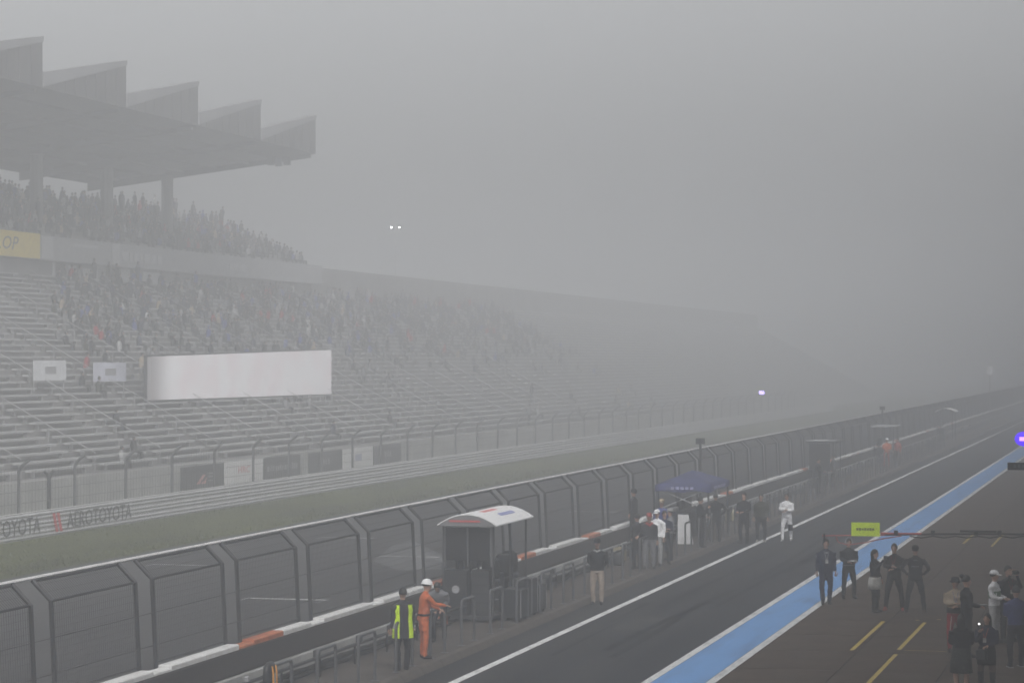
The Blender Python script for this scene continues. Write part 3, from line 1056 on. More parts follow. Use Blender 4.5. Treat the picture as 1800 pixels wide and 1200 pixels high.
p = at_x(1340, 690, -42.6)
o = tag(empty('signal_post', (p.x, p.y, 0)), 'slim trackside post with a small blue signal light far down the straight', 'signal light')
MB().tube([(0, 0, 0), (0, 0, p.z - .25)], 0.05, 6).build('post', m_steel, o)
q = MB().cbox((0, 0, p.z), 0.12, 0.8, 0.6, 0, 0.02).build('housing', m_dark, o)
MB().box(-0.3, 0.3, -0.09, -0.062, -0.22, 0.22).build('light_panel', mat('blue_signal', (0.1, 0.1, 0.3), 0.4, emit=(0.45, 0.35, 1.0), estr=9), q).location = (0, -0.36, p.z)

p = at_x(1740, 651, -17.0)
o = tag(empty('marker_board', (p.x, p.y, 0.15)), 'small white marker board on a pole far along the pit wall', 'marker')
MB().tube([(0, 0, 0), (0, 0, p.z - .5)], 0.05, 6).build('pole', m_steel, o)
MB().cbox((0, 0, p.z - .15), 0.62, 0.06, 0.95, 0, 0.01).build('board', m_white, o)

# lit purple signal and dark number board on arms from the pit building
p = at_x(1797, 771, -2.5)
o = tag(empty('signal_lamp', (p.x, p.y, p.z)), 'glowing violet signal lamp on an arm from the pit building', 'signal light')
MB().cbox((0.06, 0.03, 0), 0.34, 0.06, 0.16, 0, 0.015).build('housing', m_dark, o)
MB().cbox((0.06, -0.04, 0), 0.22, 0.03, 0.075, 0, 0.006).build('lens', mat('violet_glow', (0.1, 0.05, 0.3), 0.4, emit=(0.45, 0.22, 1.0), estr=2.2), o)
MB().ball((0.06, -.01, 0), .20, .03, .15, 0, 16, 8).build('lamp_halo', mat('violet_halo', (0.08, 0.04, 0.4), 0.4, emit=(0.10, 0.03, 1.0), estr=0.9), o, True)  # the lamp's halo, built as a dim glowing shell
MB().tube([(0.0, 0.05, 0.0), (2.2, 0.05, 0.0), (5.1, 0.05, -0.1)], 0.03, 6).build('arm', m_dark, o)
p = at_x(1786, 819, -3.0)
o = tag(empty('garage_sign', (p.x, p.y, p.z)), 'dark garage board on an arm over the apron beneath the violet lamp', 'sign')
MB().cbox((0.22, 0, 0), 0.80, 0.05, 0.16, 0, 0.01).build('board', m_black, o)
b = MB()
for k in range(6):
    b.box(-0.05 + .09 * k, 0.0 + .09 * k, -0.0275, -0.0262, -0.03, 0.04)
b.build('faint_lettering', mat('dim_lettering', (0.10, 0.10, 0.12), 0.6, 0.1), o)
MB().tube([(0.3, 0.03, 0.06), (5.6, 0.03, 0.06)], 0.025, 6).build('arm', m_dark, o)

# ------------------------------------------------------------------ people
def limb(b, pts, rs, n=8):
    b.tube(pts, rs, n)

POSES = {
    # (elbow, wrist) for the right arm as x-out, y-forward, z; mirrored for the left unless given
    'down': (((.235, -.02, 1.13), (.245, .06, .90)), ((.235, -.02, 1.13), (.245, .06, .90))),
    'hips': (((.37, -.06, 1.16), (.20, .04, .99)), ((.37, -.06, 1.16), (.20, .04, .99))),
    'folded': (((.245, .06, 1.15), (.02, .22, 1.17)), ((.245, .06, 1.13), (.02, .24, 1.11))),
    'front': (((.24, .03, 1.14), (.11, .26, 1.10)), ((.24, .03, 1.14), (.11, .26, 1.10))),
    'phone': (((.235, .06, 1.13), (.07, .27, 1.36)), ((.235, .03, 1.13), (.10, .25, 1.06))),
    'photo': (((.27, .14, 1.24), (.09, .24, 1.56)), ((.27, .14, 1.24), (.09, .24, 1.56))),
    'reach': (((.24, .18, 1.25), (.16, .44, 1.24)), ((.24, .14, 1.22), (.15, .40, 1.12))),
    'behind': (((.25, -.12, 1.14), (.08, -.17, .98)), ((.25, -.12, 1.14), (.08, -.17, .98))),
    'oneout': (((.30, .02, 1.14), (.38, .16, 1.05)), ((.235, -.02, 1.13), (.245, .06, .90))),
}

def hand(b, w, d, k, side):
    """palm with four curled fingers and a thumb, appended to mesh builder b at wrist w pointing along d"""
    d = d.normalized()
    up = Vector((0, 0, 1)) if abs(d.z) < 0.8 else Vector((0, 1, 0))
    s = d.cross(up).normalized()
    n = s.cross(d).normalized()
    c = w + d * 0.045
    b.tube([w - d * .01, w + d * .03, w + d * .085], [(.017, .026), (.016, .040), (.014, .042)], 8, k)
    for i, (o, l) in enumerate(((-.030, .066), (-.010, .076), (.010, .072), (.030, .056))):
        a0 = w + d * .080 + s * o
        a1 = a0 + d * l * .55 - n * l * .12
        a2 = a1 + d * l * .30 - n * l * .38
        b.tube([a0, a1, a2], [.0095, .009, .007], 5, k)
    t0 = w + d * .03 + s * (.036 * side)
    t1 = t0 + d * .03 + s * (.024 * side) - n * .008
    t2 = t1 + d * .030 + s * (.004 * side) - n * .012
    b.tube([t0, t1, t2], [.013, .011, .008], 5, k)


def person(pos, h, heading, pose, top, bottom, label, shoe='black', spread=.11, stride=0.0, hair='short', hat=None, hatcol='black',
           skirt=None, sleeves=True, bare_legs=False, voxel=0.024, lean=0.0, group=None, bend=0.0, arms=None, bulk=1.1, shin=None, crouch=0.0):
    """one standing figure; local +Y is where the person faces, heading in degrees (0 = facing +Y)"""
    x, y, z = pos
    S = h / 1.75
    root = empty('person', (x, y, z), math.radians(heading))
    root.scale = (S, S, S)
    b = MB()
    segs = []                                        # (p, q, r0, r1, slot)
    SK, TP, BT, SH = 0, 1, 2, 3
    def chain(pts, rs, slot, n=10):
        b.tube(pts, rs, n)
        for i in range(len(pts) - 1):
            f = lambda r: (r[0] + r[1]) / 2 if isinstance(r, (tuple, list)) else r
            segs.append((Vector(pts[i]), Vector(pts[i + 1]), f(rs[i]), f(rs[i + 1]), slot))
    hipz = .92
    def T(p):                                        # bend of the upper body about the hips
        v = Vector(p)
        if bend and v.z > hipz:
            dz, dy = v.z - hipz, v.y
            v.y = dy * math.cos(bend) + dz * math.sin(bend)
            v.z = hipz + dz * math.cos(bend) - dy * math.sin(bend)
        v.x += lean * max(0, v.z - .1)
        return v
    q = bulk
    # torso: (rx across, ry deep); tube frame has a = up-ref -> choose manual rings
    def trings(lst, slot):
        rg_ = []
        for zz, rx, ry, yo in lst:
            c = T((0, yo, zz))
            rg_.append([T((rx * math.cos(t), yo + ry * math.sin(t), zz)) for t in [2 * math.pi * i / 14 for i in range(14)]])
        b.rings(rg_)
        for i in range(len(lst) - 1):
            a, c = lst[i], lst[i + 1]
            for ox in (-.5, 0, .5):
                segs.append((T((ox * a[1], a[3], a[0])), T((ox * c[1], c[3], c[0])), a[2], c[2], slot))
    trings([(.86, .165 * q, .115 * q, 0), (.92, .172 * q, .120 * q, 0), (.985, .160 * q, .112 * q, 0)], BT)
    trings([(.955, .172 * q, .122 * q, 0), (1.05, .160 * q, .114 * q, 0), (1.18, .172 * q, .120 * q, .005), (1.30, .192 * q, .128 * q, .0),
            (1.39, .195 * q, .110 * q, -.005), (1.435, .150 * q, .085, -.01), (1.47, .075, .065, -.01)], TP)
    chain([T((0, -.01, 1.45)), T((0, .005, 1.53))], [.058, .055], SK)
    # head: skull, jaw, nose, ears
    def hd(p):
        return T(p)
    b.ball(hd((0, .0, 1.645)), .078, .098, .112, 0, 14, 10)
    b.ball(hd((0, .035, 1.575)), .055, .062, .062, 0, 12, 8)
    segs.append((hd((0, 0, 1.56)), hd((0, 0, 1.70)), .09, .09, SK))
    chain([hd((0, .090, 1.645)), hd((0, .116, 1.605))], [.012, .018], SK, 6)
    for s in (-1, 1):
        chain([hd((s * .078, .0, 1.655)), hd((s * .082, -.005, 1.61))], [.018, .014], SK, 6)
    # legs
    for s in (-1, 1):
        fy = stride * s
        hip = Vector((s * .088, 0, .90)); kne = Vector((s * (.088 + spread * .5), fy * .55 + .03, .485)); ank = Vector((s * spread * 1.02 + s * .03, fy, .095))
        if crouch:
            kne.y += crouch * .6; kne.z -= crouch * .1
        lr = 1.0 if bare_legs else 1.14
        sl = SK if bare_legs else BT
        chain([hip, hip.lerp(kne, .5), kne], [.094 * q, .082 * lr, .063 * lr], sl if not bare_legs else SK)
        chain([kne, kne.lerp(ank, .35), ank], [.062 * lr, .060 * lr, .043 * (1.35 if not bare_legs else 1.0)], SH if shin == 'boot' else sl)
        chain([ank + Vector((0, -.045, -.045)), ank + Vector((s * .01, .06, -.045)), ank + Vector((s * .025, .175, -.058))], [.048, .047, .034], SH)
    # arms
    P = arms if arms else POSES[pose]
    hands = []
    for i, s in ((0, 1), (1, -1)):
        e, w = P[i]
        sh = T((s * .185 * q, -.01, 1.385)); e = T((s * e[0], e[1], e[2])); w = T((s * w[0], w[1], w[2]))
        chain([sh, sh.lerp(e, .5), e], [.066 * q, .058, .050], TP)
        chain([e, e.lerp(w, .35), w], [.049, .047, .036], TP if sleeves else SK)
        hands.append((w, w - e, s))
    me0 = b.mesh('body', m_skin)
    tmp = bpy.data.objects.new('tmp_body', me0)
    COL.objects.link(tmp)
    md = tmp.modifiers.new('r', 'REMESH')
    md.mode = 'VOXEL'
    md.voxel_size = voxel
    md.use_smooth_shade = True
    sm = tmp.modifiers.new('s', 'SMOOTH')
    sm.factor = .5; sm.iterations = 2
    dg = bpy.context.evaluated_depsgraph_get()
    me = bpy.data.meshes.new_from_object(tmp.evaluated_get(dg))
    bpy.data.objects.remove(tmp)
    bpy.data.meshes.remove(me0)
    nv_, np_ = len(me.vertices), len(me.polygons)
    co = np.empty(nv_ * 3); me.vertices.foreach_get('co', co); co = co.reshape(-1, 3)
    fc = np.empty(np_ * 3); me.polygons.foreach_get('center', fc); fc = fc.reshape(-1, 3)
    best = np.full(np_, 1e9); slot = np.zeros(np_, int)
    for (p_, q_, r0, r1, sl) in segs:
        a = np.array(p_); d = np.array(q_) - a
        t_ = np.clip(((fc - a) @ d) / max(1e-9, d @ d), 0, 1)
        dist = np.linalg.norm(fc - (a + t_[:, None] * d), axis=1) - (r0 + (r1 - r0) * t_)
        mk = dist < best
        best[mk] = dist[mk]; slot[mk] = sl
    # rebuild with hands and face details appended
    out = MB()
    cl = np.zeros(nv_, bool)
    for p_, s_ in zip(me.polygons, slot):
        if s_ in (1, 2):
            cl[list(p_.vertices)] = True
    nr = np.empty(nv_ * 3); me.vertices.foreach_get('normal', nr); nr = nr.reshape(-1, 3)
    ph_ = random.uniform(0, 6)
    for vi in np.nonzero(cl)[0]:
        v = co[vi]
        nz_ = mnoise.noise(Vector((v[0] * 7 + ph_, v[1] * 7, v[2] * 13))) + .6 * mnoise.noise(Vector((v[0] * 15, v[1] * 15 + ph_, v[2] * 22)))
        co[vi] = v + nr[vi] * (.013 * nz_)
    out.v = [tuple(v) for v in co]
    out.f = [tuple(p.vertices) for p in me.polygons]
    out.mi = list(map(int, slot))
    bpy.data.meshes.remove(me)
    for w, d, s in hands:
        hand(out, w, d, SK, s)
    for s in (-1, 1):
        out.ball(hd((s * .030, .088, 1.655)), .012, .010, .008, 4, 6, 3)
        out.tube([hd((s * .045, .086, 1.676)), hd((s * .018, .095, 1.678))], .005, 4, 5)
    out.tube([hd((-.022, .094, 1.572)), hd((0, .100, 1.571)), hd((.022, .094, 1.572))], .006, 4, 6)
    out.build('body', [m_skin, fab(top), fab(bottom), fab(shoe), m_eye, m_hair, m_lip], root, True)
    # hair
    if hair:
        hb = MB()
        rg_ = []
        n = 16
        for i in range(7):
            ph = math.radians(90 - i * 17)            # from crown downwards
            ring = []
            for j in range(n):
                th = 2 * math.pi * j / n
                front = max(0, math.sin(th))
                phj = ph + front ** 2 * (0.0 if ph > .9 else min(.9 - ph, .75))
                cr_ = math.cos(phj)
                ring.append(hd((.088 * cr_ * math.cos(th), -.008 + .108 * cr_ * math.sin(th), 1.645 + .126 * math.sin(phj))))
            rg_.append(ring)
        hb.rings(rg_)
        if hair == 'long':
            hb.rings([[hd((rx * math.cos(t), -.05 + ry * math.sin(t), zz)) for t in [2 * math.pi * i / 12 for i in range(12)]]
                      for zz, rx, ry in ((1.70, .075, .07), (1.62, .092, .075), (1.50, .098, .065), (1.38, .088, .055), (1.27, .06, .04))])
        if hair == 'bun':
            hb.ball(hd((0, -.10, 1.74)), .055, .055, .05, 0, 10, 6)
        hb.build('hair', m_hair, root, True)
    if hat == 'cap':
        c = MB()
        c.rings([[hd((rr * .094 * math.cos(t), -.005 + rr * .114 * math.sin(t), zz)) for t in [2 * math.pi * i / 16 for i in range(16)]]
                 for zz, rr in ((1.675, 1.0), (1.72, .98), (1.755, .80), (1.775, .45), (1.78, .05))])
        br = [hd((.085 * math.cos(t), .085 + .11 * math.sin(t), 1.678 - .015 * math.sin(t))) for t in [math.pi * i / 8 for i in range(9)]]
        c.add(br + [Vector(v) + Vector((0, 0, -.008)) for v in br], [tuple(range(9)), tuple(range(17, 8, -1))] + [(i + 1, i, 9 + i, 10 + i) for i in range(8)])
        c.build('cap', fab(hatcol), root, True)
    elif hat == 'bucket':
        c = MB()
        c.rings([[hd((rr * math.cos(t), rr * 1.1 * math.sin(t), zz)) for t in [2 * math.pi * i / 16 for i in range(16)]]
                 for zz, rr in ((1.655, .150), (1.69, .098), (1.76, .088), (1.775, .05))])
        c.build('hat', fab(hatcol), root, True)
    elif hat == 'helmet':
        c = MB()
        c.ball(hd((0, -.005, 1.655)), .125, .145, .145, 0, 16, 9, -.75, 1)
        c.build('helmet', mat('helmet_' + hatcol, FAB[hatcol], 0.25, 0.1), root, True)
        v_ = MB()
        v_.rings([[hd((.128 * math.cos(t) * k, -.002 + .148 * math.sin(t) * k, zz)) for t in [math.radians(25 + 130 * i / 10) for i in range(11)]] for zz, k in ((1.625, .99), (1.66, 1.005), (1.70, .965))], 0, False)
        v_.build('visor', m_tint, root, True)
    elif hat == 'hardhat':
        c = MB()
        c.ball(hd((0, -.005, 1.665)), .112, .132, .125, 0, 16, 6, .02, 1)
        c.rings([[hd((rr * math.cos(t), -.002 + rr * 1.17 * math.sin(t), zz)) for t in [2 * math.pi * i / 16 for i in range(16)]] for zz, rr in ((1.662, .128), (1.672, .128), (1.676, .110))])
        c.build('helmet', mat('hardhat_white', (0.75, 0.75, 0.75), 0.35, 0.05), root, True)
    if hat == 'headset' or (isinstance(hat, tuple) and 'headset' in hat):
        c = MB()
        c.tube([hd((.098 * math.cos(a), -.0, 1.64 + .145 * math.sin(a))) for a in [math.pi * i / 10 for i in range(11)]], .012, 6)
        c.build('headset_band', mat('headset_' + hatcol, FAB[hatcol], 0.4, 0.1), root, True)
        for s in (-1, 1):
            MB().tube([hd((s * .080, 0, 1.635)), hd((s * .118, 0, 1.635))], .042, 10).build('ear_cup', mat('headset_' + hatcol, FAB[hatcol], 0.4, 0.1), root, True)
    if skirt:
        col_, z0, fl_ = skirt
        c = MB()
        c.rings([[T(((rx + .012 * math.sin(5 * t) * (1 - i / 4)) * math.cos(t), (ry + .012 * math.sin(5 * t) * (1 - i / 4)) * math.sin(t), zz)) for t in [2 * math.pi * k / 24 for k in range(24)]]
                 for i, (zz, rx, ry) in enumerate(((z0, .19 * fl_, .17 * fl_), (z0 + (1.0 - z0) * .4, .195 * (1 + fl_) / 2, .16 * (1 + fl_) / 2), (.92, .187, .138), (1.02, .170, .125), (1.03, .165, .12)))])
        c.build('skirt', fab(col_) if isinstance(col_, str) else col_, root, True).scale = (1.1, 1.1, 1.0)
    tag(root, label, 'person', group)
    return root


def kid(root, name, material, fn, smooth=False):
    b = MB()
    fn(b)
    o = b.build(name, material, root, smooth)
    if name not in ('knee_patch', 'shoe_sole', 'scarf', 'side_stripe', 'armband', 'shoulder_bag'):
        o.scale = (1.1, 1.1, 1.0)                    # clothing pieces sit outside the body
    return o


ZI = 0.156                                           # top of the island
ZP = 0.0105                                          # top of lane surface
def feet(px, py, z):
    p = at_z(px, py, z)
    return (p.x, p.y, z)

# --- crew standing on the apron beneath the boom
P1 = person(feet(1452, 1062, ZA), 1.80, 195, 'down', 'navy', 'navy', 'person in navy team overalls standing at the edge of the blue band', spread=.06, stride=.05, hat='headset', hatcol='grey')
kid(P1, 'chest_badge', fab('lightgrey'), lambda b: b.cbox((0, .118, 1.40), .06, .02, .04, 0, .004))
P2 = person(feet(1492, 1052, ZA), 1.70, 205, 'front', 'black', 'black', 'person in black overalls with white ear defenders holding both hands forward', spread=.13, hat='headset', hatcol='lightgrey')
kid(P2, 'waist_band', fab('grey'), lambda b: b.rings([[(.176 * math.cos(t), .127 * math.sin(t), z) for t in [2 * math.pi * i / 16 for i in range(16)]] for z in (.97, 1.0)]))
P3 = person(feet(1538, 1076, ZA), 1.68, 250, 'photo', 'black', 'black', 'person in black jacket with an off white sweater tied round the waist, raising a camera', spread=.05, hair='long', arms=(((.24, .16, 1.22), (.08, .30, 1.48)), ((.235, -.02, 1.13), (.20, .10, .92))))
kid(P3, 'waist_sweater', fab('offwhite'), lambda b: b.rings([[((rx + .01 * math.sin(6 * t)) * math.cos(t), (ry + .01 * math.sin(6 * t)) * math.sin(t), z) for t in [2 * math.pi * i / 20 for i in range(20)]] for z, rx, ry in ((.66, .19, .17), (.80, .20, .165), (.93, .19, .145), (.99, .178, .13))]), True)
P4 = person(feet(1572, 1073, ZA), 1.80, 175, 'folded', 'black', 'black', 'person in plain black with feet wide apart and reddish shoes', shoe='dimred', spread=.19)
P5 = person(feet(1609, 1076, ZA), 1.78, 5, 'hips', 'black', 'black', 'person in black racing overalls with hands on hips and back turned', shoe='brown', spread=.20, bulk=1.06, hat='cap')
kid(P5, 'back_lettering', fab('grey'), lambda b: b.cbox((0, -.128, 1.22), .18, .02, .028, 0, .003))
kid(P5, 'collar_lettering', fab('grey'), lambda b: b.cbox((0, -.118, 1.385), .10, .02, .02, 0, .003))

# --- group further to the right
P6 = person(feet(1679, 1146, ZA), 1.72, 190, 'folded', 'beige', 'red', 'person in beige jacket and red trousers with arms folded and a dark bucket hat', spread=.09, hair='short', hat='bucket', hatcol='charcoal')
for s in (-1, 1):
    kid(P6, 'side_stripe', fab('offwhite'), lambda b: b.tube([(s * .095, .100, .86), (s * .13, .105, .50)], .014, 5))
kid(P6, 'jacket_panel', fab('black'), lambda b: b.rings([[(rx * math.cos(t), ry * math.sin(t), z) for t in [2 * math.pi * i / 18 for i in range(18)]] for z, rx, ry in ((.93, .186, .136), (1.0, .18, .13), (1.06, .172, .126))]), True)
P7 = person(feet(1699, 1155, ZA), 1.86, 285, 'front', 'black', 'black', 'tall person all in black with hair in a bun looking at a tablet', spread=.07, hair='bun')
P8 = person(feet(1690, 1222, ZA), 1.64, 10, 'front', 'black', 'black', 'woman with long black hair and a dark flowered skirt seen from behind', spread=.06, hair='long', bare_legs=True, shoe='offwhite',
            skirt=(mat('flowered_cloth', (0.012, 0.013, 0.012), 0.85, scale=22, col2=(0.075, 0.085, 0.065), lo=0.5, hi=0.72), .50, 1.15))
P9 = person(feet(1735, 1216, ZA), 1.60, 165, 'phone', 'navy', 'brown', 'woman in dark jacket with a shoulder bag holding up a lit phone', shoe='black', spread=.10, hair='long', shin='boot', skirt=('black', .62, 1.0))
kid(P9, 'shoulder_bag', mat('bag_leather', (0.012, 0.012, 0.013), 0.5, 0.2), lambda b: b.cbox((.06, .19, .86), .26, .10, .22, 0, .03))
P10 = person(feet(1786, 1172, ZA), 1.78, 20, 'front', 'indigo', 'black', 'man in a blue short sleeved shirt and black trousers with white soled shoes', spread=.10, stride=.06, sleeves=False, shoe='black')
for s in (-1, 1):
    kid(P10, 'shoe_sole', fab('lightgrey'), lambda b: b.cbox((s * .135, .06 * s + .06, .012), .09, .27, .02, 0, .004))
P11 = person(feet(1748, 1130, ZA), 1.72, 250, 'front', 'white', 'lightgrey', 'person in white and green racing overalls with a white cap', hat='cap', hatcol='white', spread=.08)
kid(P11, 'green_panel', fab('green'), lambda b: b.rings([[(rx * math.cos(t), ry * math.sin(t), z) for t in [2 * math.pi * i / 18 for i in range(18)]] for z, rx, ry in ((1.10, .170, .124), (1.18, .178, .126), (1.27, .192, .134))]), True)
P12 = person(feet(1772, 1128, ZA), 1.82, 215, 'photo', 'black', 'black', 'tall person in black raising a camera beside the white and green overalls', spread=.10)

def badge(root, colr, side=1):
    kid(root, 'lanyard', fab(colr), lambda b: b.tube([(-.06, .085, 1.44), (-.01, .140, 1.22), (.01, .140, 1.22), (.06, .085, 1.44)], .007, 4))
    kid(root, 'pass_card', fab('offwhite'), lambda b: b.cbox((0, .148, 1.17), .07, .008, .10, 0, .002))
for r_, c_ in ((P4, 'red'), (P6, 'blue'), (P9, 'orange'), (P12, 'red'), (P1, 'lightgrey')):
    badge(r_, c_)
for r_ in (P1, P2, P4, P5):
    for sd_ in (-1, 1):
        kid(r_, 'sleeve_mark', fab('lightgrey'), lambda b: b.cbox((sd_ * .235, -.005, 1.30), .02, .05, .06, 0, .003))
def local(root, v):
    return Matrix.Translation(root.location) @ Matrix.Rotation(root.rotation_euler.z, 4, 'Z') @ Matrix.Diagonal((*root.scale, 1)) @ Vector(v)
def held(root, v, name, label, cat):
    o = empty(name, local(root, v), root.rotation_euler.z)
    return tag(o, label, cat)
def camera_prop(root, v, label):
    o = held(root, v, 'camera_in_hand', label, 'camera')
    MB().cbox((0, 0, 0), .14, .07, .10, 0, .01).build('camera_body', m_black, o)
    MB().tube([(0, .03, 0), (0, .13, 0)], [.038, .042], 10).build('lens', m_black, o)
camera_prop(P3, (.06, .36, 1.55), 'small black camera raised by the person with the tied sweater')
camera_prop(P12, (0, .30, 1.63), 'black camera held to the eye of the tall person in black')
o = held(P9, (.06, .34, 1.50), 'phone', 'phone with a bright white lamp held up by the woman in a dark jacket', 'phone')
MB().cbox((0, 0, 0), .075, .010, .15, 0, .003).build('case', m_black, o)
MB().cbox((.0, .012, .045), .034, .008, .034, 0, .003).build('lamp', mat('phone_lamp', (.8, .8, .8), .4, emit=(1, .98, .96), estr=4), o)
o = held(P7, (0, .36, 1.12), 'tablet', 'black tablet held in front of the tall person with a bun', 'tablet')
MB().cbox((0, 0, 0), .26, .18, .02, 0, .004).build('case', m_black, o)
MB().box(-.11, .11, -.07, .07, .0105, .012).build('display', m_tint, o)
o = held(P2, (0, .40, 1.13), 'clipboard', 'white clipboard held out by the person with white ear defenders', 'clipboard')
MB().cbox((0, 0, 0), .22, .30, .012, 0, .003).build('board', m_grey, o)
MB().cbox((0, .0, .009), .18, .24, .004, 0, .001).build('paper', m_white, o)

# --- marshals and crew on the island
P13 = person(feet(708, 1178, ZI), 1.76, 40, 'down', 'charcoal', 'black', 'marshal in a lime green tabard with a dark back panel leaning by the hoop rail', spread=.06)
def tabard(b):
    n = 20
    lv = ((.70, .215, .165), (.90, .205, .155), (1.10, .188, .140), (1.28, .206, .145), (1.40, .195, .125))
    rr_ = [[(rx * math.cos(t), ry * math.sin(t), z) for t in [2 * math.pi * i / n for i in range(n)]] for z, rx, ry in lv]
    for i in range(len(lv) - 1):
        for j in range(n):
            q_ = (j + 1) % n
            ang = 360 * (j + .5) / n
            dark = (242 < ang < 292) or (i == 2 and 40 < ang < 140)
            k = 1 if dark else (2 if i == 1 and j % 5 == 0 else 0)
            b.add([rr_[i][j], rr_[i][q_], rr_[i + 1][q_], rr_[i + 1][j]], [(0, 1, 2, 3)], k)
kid(P13, 'tabard', [fab('lime'), fab('charcoal'), fab('lightgrey')], tabard, True)
P14 = person(feet(744, 1157, ZI), 1.74, 300, 'reach', 'orange', 'orange', 'marshal in orange overalls with a white helmet and black belt reaching forward', spread=.07, hat='hardhat', bend=.12)
kid(P14, 'belt', fab('black'), lambda b: b.rings([[(.180 * math.cos(t), .130 * math.sin(t) + .01, z) for t in [2 * math.pi * i / 16 for i in range(16)]] for z in (.965, 1.01)]))
P15 = person(feet(772, 1128, ZI), 1.62, 190, 'front', 'grey', 'charcoal', 'person in grey stooping behind the orange marshal with a lime armband', spread=.10, bend=.75, crouch=.25, hair='short')
kid(P15, 'armband', fab('lime'), lambda b: b.tube([(.26, .34, 1.16), (.25, .36, 1.04)], .066, 10))
P16 = person(feet(1050, 1063, ZI), 1.78, 185, 'behind', 'black', 'khaki', 'person in dark top and khaki trousers leaning on the hoop rail alone', spread=.07, hat='cap', hatcol='charcoal')
kid(P16, 'scarf', fab('lightgrey'), lambda b: b.tube([(-.09, .06, 1.46), (0, .11, 1.42), (.09, .06, 1.46)], .03, 8))
VF = 0.034
P17 = person((X_WALL - .20, at_x(1103, 920, X_WALL).y, WALL_TOP + .153 - .45), 1.72, 80, 'down', 'charcoal', 'black', 'person in black cap leaning over the pit wall and looking out', hat='cap', voxel=VF)
P17.location = (X_WALL + .22, P17.location.y, ZI + .44)
o = tag(empty('step_box', (X_WALL + .24, P17.location.y, ZI)), 'dark step box by the pit wall under the person in a black cap', 'step')
MB().cbox((0, 0, .218), .40, .6, .436, 0, .02).build('box', m_dark, o)
MB().cbox((0, 0, .437), .36, .56, .006, 0, .002).build('tread', m_rubber, o)
person(feet(1120, 1000, ZI), 1.74, 60, 'hips', 'charcoal', 'black', 'person in dark jacket with elbows out beside the white striped suit', voxel=VF, spread=.10)
q = person(feet(1141, 1000, ZI), 1.76, 200, 'oneout', 'charcoal', 'grey', 'person in charcoal coat with a red cap and scarf standing at the railing', voxel=VF, hat='cap', hatcol='dimred')
kid(q, 'scarf', fab('dimred'), lambda b: b.tube([(-.10, .05, 1.45), (0, .11, 1.38), (.10, .05, 1.45)], .045, 8))
q = person(feet(1155, 995, ZI), 1.80, 170, 'down', 'white', 'lightgrey', 'person in pale suit with a white cap between darker dressed crew', voxel=VF, hat='cap', hatcol='white', spread=.07)
person(feet(1168, 992, ZI), 1.74, 210, 'folded', 'navy', 'charcoal', 'person in navy jacket beside the pale suit with arms folded', voxel=VF)
person(feet(1163, 972, ZI), 1.84, 190, 'down', 'blue', 'navy', 'tall person in blue with a pale brown cap behind the others', voxel=VF, hat='cap', hatcol='beige')
person(feet(1178, 985, ZI), 1.70, 120, 'front', 'grey', 'black', 'person in grey top with a light cap next to the leaning pale board', voxel=VF, hat='cap', hatcol='lightgrey')
person(feet(1231, 962, ZI), 1.78, 300, 'phone', 'black', 'black', 'person in black under the blue tent holding something to the chin', voxel=VF)
person(feet(1258, 953, ZI), 1.76, 20, 'hips', 'black', 'charcoal', 'broad person in black standing before the tent posts', voxel=VF, bulk=1.12)
person(feet(1308, 955, ZI), 1.84, 160, 'front', 'black', 'black', 'person in black at the railing with hands clasped in front', voxel=VF, spread=.09)
person(feet(1338, 953, ZP), 1.80, 180, 'down', 'olive', 'black', 'person in dark olive jacket and black trousers with white shoes near the white line', shoe='offwhite', voxel=VF, spread=.10)
q = person(feet(1383, 951, ZP), 1.78, 175, 'folded', 'white', 'white', 'driver in white racing overalls walking on the white lane line with arms folded', shoe='lightgrey', spread=.09, stride=.14, voxel=.026)
kid(q, 'knee_patch', fab('black'), lambda b: b.tube([(-.135, .0, .62), (-.14, .03, .40)], [.085, .082], 10))
person(feet(1438, 868, ZI), 1.76, 270, 'front', 'charcoal', 'black', 'person in dark clothes under the black flat canopy', voxel=VF)
person(feet(1465, 856, ZI), 1.72, 90, 'down', 'grey', 'charcoal', 'person in grey behind the railing near the black flat canopy', voxel=VF)
person(feet(1559, 822, ZI), 1.80, 190, 'front', 'orange', 'dimred', 'marshal in orange with a white helmet beside the grey flat canopy', voxel=VF, hat='hardhat')
person(feet(1578, 818, ZI), 1.72, 150, 'down', 'dimred', 'charcoal', 'person in a faded red jacket beyond the orange marshal', voxel=VF)

# ------------------------------------------------------------------ pit-wall stands
m_acryl = bpy.data.materials.new('clear_panel')
m_acryl.use_nodes = True
_b = m_acryl.node_tree.nodes['Principled BSDF']
_b.inputs['Base Color'].default_value = (0.75, 0.77, 0.78, 1)
_b.inputs['Transmission Weight'].default_value = 0.75
_b.inputs['Roughness'].default_value = 0.25
_b.inputs['IOR'].default_value = 1.05
MATS['clear_panel'] = m_acryl

def chair(x, y, z, face, label):
    """high stool with a tall padded back; faces along -X (towards the track) turned by `face` degrees"""
    o = tag(empty('pit_chair', (x, y, z), math.radians(face)), label, 'chair')
    MB().cbox((0, 0, .80), .44, .44, .10, 0, .04).build('seat', m_black, o)
    b = MB()
    b.rings([[(.20 + .03 * math.cos(t) + (zz - 1.1) * .12, ww * math.sin(t), zz) for t in [2 * math.pi * i / 12 for i in range(12)]] for zz, ww in ((.88, .19), (1.0, .23), (1.25, .23), (1.38, .20), (1.45, .13))])
    b.build('backrest', m_black, o, True)
    MB().tube([(0, 0, .05), (0, 0, .75)], .035, 8).build('column', m_steel, o)
    MB().tube([(0, 0, 0.0), (0, 0, .05)], [.26, .10], 14).build('base', m_dark, o)
    MB().tube([(.18 * math.cos(t), .18 * math.sin(t), .34) for t in [2 * math.pi * i / 12 for i in range(13)]], .012, 5).build('foot_ring', m_steel, o)
    return o

